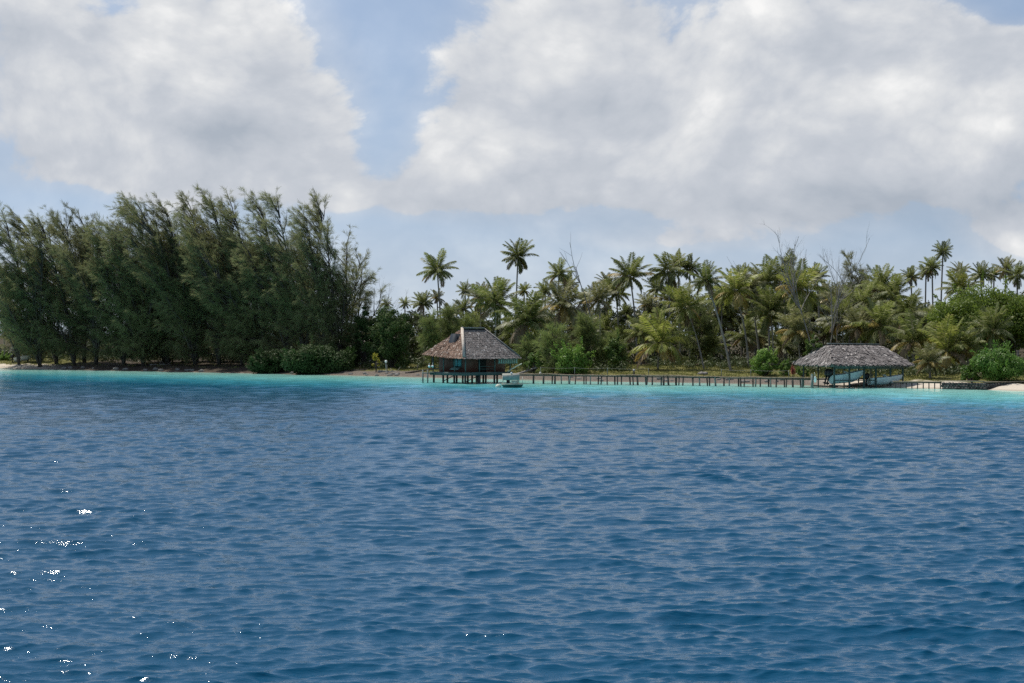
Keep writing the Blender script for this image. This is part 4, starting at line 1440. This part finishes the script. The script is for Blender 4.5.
def build_plants():
    crowns()
    for row in PALMS:
        palm(*row)
    for i, (x, y, r, d) in enumerate(FILL):
        palm(x, y, r, d, None, 'gpgdp'[i % 5], 'shaded mid height palm in the crowded back row of the coconut grove', 'crowded back row of the coconut grove')
    cas = [
        # foot column, distance, tip column, tip row, spread (m), label, bias
        (60, 384, 8, 214, 6.0, 'casuarina with its long bare topped bough swept far to the left', -0.6, 80, 0.16),
        (74, 388, 28, 218, 5.5, 'casuarina between the far swept bough and the flat dip, bending far left', -0.6, 64, 0.2),
        (98, 392, 62, 218, 5.5, 'casuarina directly behind the one with the bent left top', -0.5, 70, 0.14),
        (30, 404, 24, 322, 3.0, 'low shaggy casuarina in front of the pale house at the far left', -0.3, 44, 0.08),
        (42, 400, 40, 324, 3.0, 'low shaggy casuarina right of the other low one by the pale house', -0.3, 36, 0.08),
        (38, 392, -12, 258, 4.0, 'casuarina leaning out of the left edge of the view above the pale house', -0.6, 34, 0.3),
        (92, 382, 45, 222, 5.5, 'casuarina just right of the far swept bough, its top bent left', -0.5, 70, 0.16),
        (104, 380, 84, 209, 5.5, 'casuarina with a pointed dark top, highest of the left group', -0.15, 76, 0.12),
        (136, 374, 104, 226, 5.5, 'casuarina with a flat rounded top in the dip between the two tall groups', -0.3, 76, 0.1),
        (156, 370, 122, 224, 5.5, 'dark casuarina under the overhanging crown left of the tallest group', -0.3, 76, 0.08),
        (186, 372, 138, 204, 6.5, 'tall casuarina whose crown overhangs to the left at the start of the tallest group', -0.55, 84, 0.1),
        (212, 364, 168, 197, 6.0, 'tall casuarina second in the tallest group, feathery top', -0.5, 80, 0.08),
        (236, 364, 192, 194, 6.0, 'tallest casuarina, top centre of the whole clump', -0.45, 84, 0.08),
        (260, 358, 214, 195, 6.0, 'tall casuarina right of the tallest one with plumes blown left', -0.5, 84, 0.06),
        (282, 354, 236, 202, 5.8, 'casuarina with a notched top above the dark shore bush', -0.45, 80, 0.08),
        (305, 350, 262, 201, 5.5, 'casuarina with a long slanting bough and open top', -0.5, 70, 0.12),
        (322, 346, 278, 199, 5.0, 'casuarina with a thin plume curling left, clear of the crowns to its right', -0.45, 60, 0.16),
        (338, 342, 308, 219, 5.0, 'casuarina on the right shoulder of the clump', -0.3, 60, 0.12),
        (348, 340, 326, 226, 4.2, 'narrow casuarina with a wispy upright tip near the right end', -0.2, 50, 0.14),
        (347, 347, 347, 238, 3.8, 'sparse casuarina with separate wispy plumes at the right end of the clump', 0.05, 36, 0.2),
        (352, 344, 363, 262, 3.0, 'thin leaning casuarina shoot, last on the right of the clump', 0.25, 22, 0.25),
        (172, 384, 150, 232, 5.5, 'shaded casuarina filling the middle behind the front trunks', -0.2, 80, 0.05),
        (252, 380, 226, 232, 5.5, 'shaded casuarina behind the dark shore bush', -0.2, 80, 0.04),
        (306, 370, 285, 240, 5.0, 'shaded casuarina behind the right part of the clump', -0.2, 76, 0.04),
        (204, 386, 186, 240, 5.5, 'shaded casuarina at the back of the tallest group', -0.2, 80, 0.04),
    ]
    cas = [(tx + (px - tx) * 0.62, d, tx, ty, sp, lab, bi * 0.85, nb, low) for px, d, tx, ty, sp, lab, bi, nb, low in cas]
    for i, (px, d, tx, ty, sp, lab, bi, nb, low) in enumerate(cas):
        casuarina(px, d, tx, ty, sp * 1.28, lab, 100 + i, bi * (0.75 + 0.5 * (i * 37 % 10) / 9), nb, low * 0.5, forks=5 if nb > 70 else 4 if nb > 55 else 3)
    # young feathery casuarinas among the palms
    for i, (px, d, tx, ty, sp, lab, nb) in enumerate((
            (449, 328, 449, 309, 3.0, 'soft feathery young casuarina left behind the hut roof', 60),
            (432, 324, 430, 322, 3.0, 'lower feathery young casuarina left of the one behind the hut', 44),
            (470, 328, 471, 322, 2.4, 'feathery young casuarina partly hidden by the hut ridge', 44),
            (590, 304, 589, 318, 2.6, 'broad feathery casuarina below the bare forked tree', 70),
            (612, 302, 611, 337, 2.3, 'feathery casuarina right of the broad one, beside the dark hollow', 60),
            (553, 298, 553, 335, 3.0, 'low feathery casuarina right of the hut beside the lime green bush', 44),
            (536, 303, 535, 345, 2.6, 'shortest feathery casuarina close to the right eave of the hut', 34),
            (700, 325, 699, 300, 3.6, 'feathery casuarina behind the yellow green leaning palm', 56),
            (858, 335, 850, 258, 2.6, 'dark spiky ironwood top standing over the boathouse', 34),
            (868, 335, 861, 275, 2.6, 'second lower dark spiky ironwood top over the boathouse', 30))):
        casuarina(px, d, tx, ty, sp, lab, 300 + i, -0.05, nb, 0.06, 'casuarina_young' if i < 8 else 'casuarina', 'young casuarinas among the palms', nn=36, wid=0.022, forks=1)
    # broadleaf trees and bushes
    leafy('broadleaf_tree', 392, 332, 392, 303, 368, 33, 'dark rounded broadleaf tree between the casuarina clump and the hut', 'tree', 'broad_dark', 1, 0.34, 44, 420)
    leafy('broadleaf_tree', 366, 338, 364, 306, 368, 18, 'smaller dark broadleaf tree against the right end of the casuarina clump', 'tree', 'broad_dark', 2, 0.34, 24, 360)
    leafy('broadleaf_tree', 352, 344, 352, 318, 366, 14, 'mid green loose tree over the small cream house', 'tree', 'broad_mid', 14, 0.34, 14, 240)
    leafy('broadleaf_tree', 985, 284, 992, 280, 352, 70, 'wide spreading light green tree with layered crown at the right', 'tree', 'broad_bright', 3, 0.36, 96, 480, flat=True, shell=0.62)
    leafy('broadleaf_tree', 948, 285, 946, 308, 356, 26, 'lower left wing of layered green foliage beside the wide spreading tree', 'tree', 'broad_bright', 4, 0.34, 30, 360, flat=True, shell=0.62)
    leafy('bush', 1000, 244, 1000, 347, 381, 37, 'big round dark green bush on top of the seawall at the right', 'bush', 'bush_green', 5, 0.26, 46, 520)
    leafy('bush', 972, 245, 971, 362, 381, 14, 'low left lobe bush leaning over the seawall timber', 'bush', 'bush_green', 15, 0.24, 14, 320)
    leafy('bush', 765, 276, 765, 347, 376, 19, 'bright lime green bush behind the jetty, left of a smaller one', 'bush', 'broad_lime', 6, 0.27, 26, 340)
    leafy('bush', 785, 272, 785, 358, 376, 7.5, 'smaller green bush between the bright lime bush and the red leaved plant', 'bush', 'broad_lime', 7, 0.24, 10, 260)
    leafy('bush', 574, 293, 574, 345, 376, 24, 'large lime green bush at the shore right of the hut', 'bush', 'broad_lime', 8, 0.3, 34, 320)
    leafy('bush', 617, 300, 617, 333, 372, 16, 'mid green leafy bush left of the dark hollow', 'bush', 'broad_mid', 9, 0.3, 22, 320)
    leafy('bush', 274, 337, 274, 347, 375, 28, 'dark green shore bush overhanging the water, left one of two', 'bush', 'broad_deep', 10, 0.36, 50, 420)
    leafy('bush', 318, 329.5, 318, 342, 376, 36, 'dark green shore bush overhanging the water, right and bigger one of two', 'bush', 'broad_deep', 11, 0.36, 66, 420)
    leafy('bush', 376, 322, 376, 354, 368, 5.5, 'small yellow shrub on the lawn under the dark broadleaf tree', 'shrub', 'yellow_leaf', 12, 0.24, 8, 160)
    leafy('bush', 348, 336, 348, 345, 367, 10, 'small mid green shrub at the right end of the casuarinas', 'shrub', 'broad_lime', 16, 0.26, 12, 200)
    leafy('bush', 803, 268, 803, 366, 376.5, 9, 'low yellow green shrub left of the boathouse post', 'shrub', 'broad_lime', 17, 0.22, 10, 240)
    leafy('bush', 3, 412, 3, 354, 364, 9, 'lime green hedge bush at the far left edge of the beach', 'bush', 'broad_lime', 18, 0.3, 14, 260)
    leafy('bush', 815, 282, 815, 338, 366, 12, 'yellow green leafy shrub behind the left corner of the boathouse roof', 'shrub', 'broad_mid', 19, 0.26, 16, 260)
    leafy('bush', 535, 299, 535, 352, 371, 13, 'green bush behind the hut end beside the fallen trunk', 'bush', 'broad_mid', 20, 0.27, 16, 260)
    # red leaved plant: thin canes with drooping red blades
    r = np.random.default_rng(44)
    d = 268
    b = place(793.3, d)
    root = thing('cordyline_plant', b, 'thin plant with red drooping leaves behind the jetty near the boathouse', 'plant')
    st, lf = MB(), MB()
    for k in range(4):
        a = r.uniform(0, 6.28)
        x, y, h = 0.16 * math.cos(a), 0.16 * math.sin(a), r.uniform(1.1, 2.1)
        st.tube([(x * 0.5, y * 0.5, -0.1), (x, y, h * 0.6), (x * 1.2, y, h)], 0.02, 5)
        n = 46
        vv = unit(np.concatenate([r.normal(0, 0.6, (n, 2)), r.uniform(-0.7, 0.6, (n, 1))], 1))
        base = np.stack([np.full(n, x), np.full(n, y), h * r.uniform(0.45, 1.0, n)], 1)
        lf.leaves(base, vv * r.uniform(0.25, 0.48, (n, 1)), unit(np.cross(vv, rdir(n, r))) * 0.05)
    st.build('stem', M['bark'], root)
    lf.build('leaves', M['red_leaf'], root)
    # bare trees
    deadtree(604, 318, 580, 264, 1, 'bare forked grey tree rising between palms right of the hut', 2, 7, 0.18)
    deadtree(814, 292, 802, 248, 2, 'tall bare grey tree with fanned twigs above the boathouse left corner', 3, 13, 0.15)
    deadtree(824, 290, 829, 262, 3, 'bare pale tree with a kinked top just right of the tall bare tree', 3, 10, 0.14)
    deadtree(836, 300, 840, 276, 4, 'short bare tree with fine twigs, rightmost of the bare trees', 3, 10, 0.11)
    deadtree(760, 345, 752, 267, 5, 'single thin bare stick of a tree on the skyline left of the bare trees', 1, 3, 0.1)
    deadtree(374, 352, 380, 290, 6, 'thin bare twiggy tree against the sky left of the dark broadleaf tree', 3, 6, 0.09)


def build_masses():
    r = np.random.default_rng(77)
    # far wood behind the palms: one mass
    mb = MB()
    top_px = [(320, 345), (345, 330), (380, 315), (430, 315), (470, 322), (520, 318), (560, 310), (600, 306), (640, 312), (680, 295), (720, 295), (760, 292), (820, 292), (860, 296), (900, 302), (940, 312),
              (980, 300), (1024, 298), (1100, 300), (1180, 305)]
    for i in range(1500):
        px = r.uniform(325, 1160)
        d = float(np.interp(px, [320, 600, 1160], [345, 350, 330])) + r.uniform(0, 45)
        tp = float(np.interp(px, [a for a, b in top_px], [b for a, b in top_px]))
        zt = CH + (HY - tp) * 350 / F
        z = 1.2 + (zt - 1.2) * r.random() ** 0.8
        rad = r.uniform(1.2, 2.4)
        leaf_blob(mb, ((px - 512) * d / F, d, z), (rad * 1.2, rad, rad * 0.9), 90, 0.75, r, shell=0.3, aspect=0.4)
    for i in range(420):                      # lower scrub behind the casuarinas
        px = r.uniform(-60, 335)
        d = r.uniform(425, 470)
        tp = float(np.interp(px, [-60, 40, 60, 200, 335], [352, 352, 345, 325, 330]))
        z = 1.2 + (CH + (HY - tp) * 440 / F - 1.2) * r.random()
        rad = r.uniform(1.2, 2.2)
        leaf_blob(mb, ((px - 512) * d / F, d, z), (rad * 1.3, rad, rad * 0.9), 80, 0.75, r, shell=0.3, aspect=0.4)
    tag(mb.build('background_wood', M['wood_mass']), 'dense dark green wood closing the view behind the palms', 'wood', kind='stuff')
    # rough undergrowth at the foot of the grove
    mb = MB()
    for i in range(800):
        px = r.uniform(330, 1060)
        if 628 < px < 652:
            continue
        d = sd(px) + r.uniform(31 if 630 < px < 800 else 12, 80)
        x = (px - 512) * d / F
        rad = r.uniform(0.7, 1.5)
        leaf_blob(mb, (x, d, gz(x, d) + rad * 0.5), (rad * 1.2, rad, rad), 60, 0.5, r, shell=0.2, aspect=0.3)
    for i in range(420):
        px = r.uniform(48, 345)
        d = sd(px) + r.uniform(24, 62)
        x = (px - 512) * d / F
        rad = r.uniform(0.8, 1.7)
        leaf_blob(mb, (x, d, gz(x, d) + rad * 0.6 + r.choice([0, 0, 1.2, 2.2])), (rad * 1.3, rad, rad), 60, 0.55, r, shell=0.2, aspect=0.3)
    tag(mb.build('undergrowth', M['wood_mass']), 'tangled dark undergrowth at the foot of the palms and casuarinas', 'undergrowth', kind='stuff')
    # grass strip
    n = 60000
    px = r.uniform(-40, 1060, n)
    sdv = KD / (np.interp(px, [a for a, b in SH], [b for a, b in SH]) - HY)
    dd = sdv + 7.5 + 46 * r.random(n) ** 1.2
    x = (px - 512) * dd / F
    keep = np.sin(x * 0.9) * np.sin(dd * 0.5 + x * 0.3) + r.normal(0, 0.6, n) > np.where((px > 62) & (px < 338), 0.75, -0.5)
    x, dd = x[keep], dd[keep]
    n = len(x)
    P = np.stack([x, dd, ground_z(x, dd) - 0.03], 1)
    v = np.concatenate([r.normal(0, 0.3, (n, 2)), np.ones((n, 1))], 1) * (r.uniform(0.12, 0.42, (n, 1)))
    a = r.uniform(0, math.pi, n)
    w = np.stack([np.cos(a), np.sin(a) * 0.4, np.zeros(n)], 1) * 0.05
    mb = MB()
    mb.leaves(P, v, w, mid=0.25)
    tag(mb.build('grass', M['grass']), 'dry yellow green grass on the bank behind the beach', 'grass', kind='stuff')


# ------------------------------------------------------------------ sky, sun, camera
SUN_EL, SUN_AZ = 61.0, -44.0       # azimuth from straight ahead, negative = left


def build_world():
    w = bpy.data.worlds.new('World')
    scn.world = w
    w.use_nodes = True
    t = NT(w.node_tree)
    sky = t.node('ShaderNodeTexSky', {'sky_type': 'NISHITA', 'sun_disc': False})
    sky.sun_elevation = R(SUN_EL)
    sky.sun_rotation = R(SUN_AZ)
    sky.air_density = 1.0
    sky.dust_density = 1.0
    sky.ozone_density = 1.3
    dirv = t.v('NORMALIZE', t.node('ShaderNodeTexCoord').outputs['Generated'])
    sep = t.node('ShaderNodeSeparateXYZ', None, Vector=dirv)
    up = sep.outputs[2]
    t.l.new(t.v('NORMALIZE', t.v('ADD', t.v('MULTIPLY', dirv, (1.0, 1.0, 0.85)), (0.0, 0.0, 0.135))), sky.inputs['Vector'])

    def blob(px, py, rx, ry, wgt, acc):
        u, v = (px - 512) / F, (HY - py) / F
        c = Vector((u, 1, v)).normalized()
        dv = t.v('MULTIPLY', t.v('SUBTRACT', dirv, tuple(c)), (F / rx, 2.0, F / ry))
        q = t.v('DOT_PRODUCT', dv, dv)
        g = t.m('POWER', 2.71828, t.m('MULTIPLY', q, -0.5))
        return t.m('MULTIPLY_ADD', g, wgt, acc)

    cov = t.m('ADD', 0.0, 0.0)
    for b in CLOUDS:
        cov = blob(*b, cov)
    # away from the view: scattered fair weather cumulus of the same kind
    gen = t.noise(t.v('MULTIPLY', dirv, (1.0, 1.0, 1.9)), 2.6, 3, 0.5)
    front = t.m('MULTIPLY', t.sstep(sep.outputs[1], 0.8, 0.93), t.sstep(up, 0.32, 0.2))
    gcov = t.m('MULTIPLY_ADD', t.m('SUBTRACT', gen, 0.5), 3.0, 0.05)
    cov = t.m('ADD', cov, t.m('MULTIPLY', gcov, t.m('SUBTRACT', 1.0, front)))
    p = t.v('MULTIPLY', dirv, (1.0, 1.0, 1.35))
    nz = t.noise(p, 8.0, 13, 0.62, 0.3)
    sunoff = t.v('ADD', p, (-0.016, 0.0, 0.030))
    nz2 = t.noise(sunoff, 8.0, 7, 0.6, 0.3)
    bl = t.m('ABSOLUTE', t.m('MULTIPLY', t.m('SUBTRACT', t.noise(p, 16.0, 2, 0.45, 0.2), 0.5), 2.0))
    bl2 = t.m('ABSOLUTE', t.m('MULTIPLY', t.m('SUBTRACT', t.noise(p, 37.0, 2, 0.5, 0.2), 0.5), 2.0))
    bil = t.m('SUBTRACT', t.m('MULTIPLY_ADD', bl2, 0.5, bl), 0.36)
    nz = t.m('MULTIPLY_ADD', bil, 0.22, nz)
    dens = t.m('MULTIPLY_ADD', t.m('SUBTRACT', nz, 0.5), 2.3, cov)
    alpha = t.sstep(dens, 0.40, 0.76)
    thin = t.sstep(t.m('MULTIPLY_ADD', t.m('SUBTRACT', nz, 0.5), 0.8, cov), 0.1, 0.9)
    alpha = t.m('MAXIMUM', alpha, t.m('MULTIPLY_ADD', t.sstep(up, 0.11, 0.0), 0.45, t.m('MULTIPLY_ADD', thin, 0.3, 0.16)))
    # light and dark clumps of the cloud body
    lit = t.m('MULTIPLY_ADD', t.m('SUBTRACT', nz, nz2), 1.7, 0.57)
    core = t.m('ADD', 0.0, 0.0)
    for b in SHADES:
        core = blob(*b, core)
    lit = t.m('ADD', t.m('MULTIPLY_ADD', bil, 0.35, lit), t.m('MULTIPLY', core, 1.0))
    n4 = t.noise(p, 22.0, 6, 0.6, 0.3)
    lit = t.m('MULTIPLY_ADD', t.m('SUBTRACT', n4, 0.5), 0.5, lit)
    lit = t.m('MULTIPLY_ADD', lit, 0.6, 0.27)
    ccol = t.ramp(lit, [(0.1, (0.38, 0.425, 0.49)), (0.46, (0.53, 0.56, 0.61)), (0.66, (0.67, 0.685, 0.705)), (0.86, (0.87, 0.868, 0.86))])
    bg1 = t.node('ShaderNodeBackground', None, Color=sky.outputs[0], Strength=SKY_STR)
    bg2 = t.node('ShaderNodeBackground', None, Color=ccol, Strength=1.0)
    mx = t.n.new('ShaderNodeMixShader')
    t.l.new(t.m('MULTIPLY', alpha, t.sstep(up, -0.02, 0.015)), mx.inputs[0])
    t.l.new(bg1.outputs[0], mx.inputs[1])
    t.l.new(bg2.outputs[0], mx.inputs[2])
    o = t.n.new('ShaderNodeOutputWorld')
    t.l.new(mx.outputs[0], o.inputs['Surface'])
    w.cycles.sampling_method = 'MANUAL'
    w.cycles.sample_map_resolution = 512
    L = bpy.data.lights.new('sun', 'SUN')
    L.energy = SUN_STR
    L.angle = R(0.5)
    L.color = (1.0, 0.95, 0.87)
    o = bpy.data.objects.new('sun', L)
    C.objects.link(o)
    el, az = R(SUN_EL), R(SUN_AZ)
    S = Vector((math.sin(az) * math.cos(el), math.cos(az) * math.cos(el), math.sin(el)))
    o.rotation_euler = S.to_track_quat('Z', 'Y').to_euler()
    o.location = (0, 0, 60)


SKY_STR, SUN_STR = 0.1, 4.6
# column, row, half width, half height, weight : where the photograph has its clouds
CLOUDS = [
    (360, 95, 30, 40, 0.4), (345, 185, 35, 20, 0.3), (392, 203, 36, 13, 0.4),
    (60, 110, 130, 80, 0.75), (230, 70, 95, 75, 0.75), (150, 150, 110, 50, 0.6), (300, 165, 55, 38, 0.45), (20, 30, 70, 50, 0.35), (240, 20, 80, 30, 0.3),
    (560, 60, 90, 90, 0.7), (720, 80, 150, 100, 0.75), (900, 100, 130, 80, 0.75), (480, 140, 66, 56, 0.7), (600, 178, 140, 36, 0.5), (850, 178, 150, 34, 0.5), (425, 195, 45, 20, 0.4), (700, 262, 500, 22, -0.45), (200, 262, 300, 30, -0.3),
    (680, 244, 95, 12, 0.75), (1015, 240, 42, 22, 0.9), (1080, 150, 60, 80, 0.5),
    (400, 60, 42, 80, -0.45), (1012, 8, 34, 20, -0.55), (965, 55, 70, 36, 0.5), (1040, 90, 50, 40, 0.4), (60, 206, 60, 12, -0.5), (375, 150, 22, 60, -0.35), (100, 8, 30, 12, -0.3),
]
SHADES = [
    (200, 105, 60, 35, -0.34), (20, 165, 45, 22, -0.34), (250, 140, 50, 30, -0.2), (720, 205, 260, 22, -0.34), (590, 90, 60, 50, -0.14), (835, 115, 50, 45, -0.26), (700, 150, 110, 40, -0.12),
    (960, 45, 60, 30, -0.18), (30, 60, 60, 50, -0.1), (940, 215, 120, 18, -0.22),
    (110, 115, 45, 25, 0.25), (540, 35, 35, 30, 0.25), (650, 45, 60, 35, 0.2), (440, 130, 40, 40, 0.16), (965, 95, 50, 22, 0.3), (290, 15, 60, 25, 0.25), (150, 40, 50, 30, 0.18), (560, 150, 80, 30, 0.1),
    (860, 165, 90, 20, 0.1),
]


def build_camera():
    cam = bpy.data.cameras.new('camera')
    cam.sensor_width = 36.0
    cam.lens = 36.0 * F / 1024
    cam.clip_end = 12000
    cam.clip_start = 0.5
    o = bpy.data.objects.new('camera', cam)
    C.objects.link(o)
    o.location = (0, 0, CH)
    pitch = math.atan((341.5 - HY) / F)
    o.rotation_euler = (math.pi / 2 - pitch, 0, 0)
    scn.camera = o


build_world()
build_camera()
build_ground()
build_water()
build_hut()
build_boathouse()
build_jetty()
build_seawall()
build_raft_boat()
build_shore_things()
build_plants()
build_masses()

vs = scn.view_settings
vs.view_transform = 'Standard'
vs.look = 'None'
vs.exposure = 0.12
vs.gamma = 1.0
vs.use_curve_mapping = False
scn.cycles.use_denoising = False
scn.cycles.max_bounces = 6
scn.cycles.transparent_max_bounces = 8
scn.cycles.caustics_reflective = False
scn.cycles.caustics_refractive = False
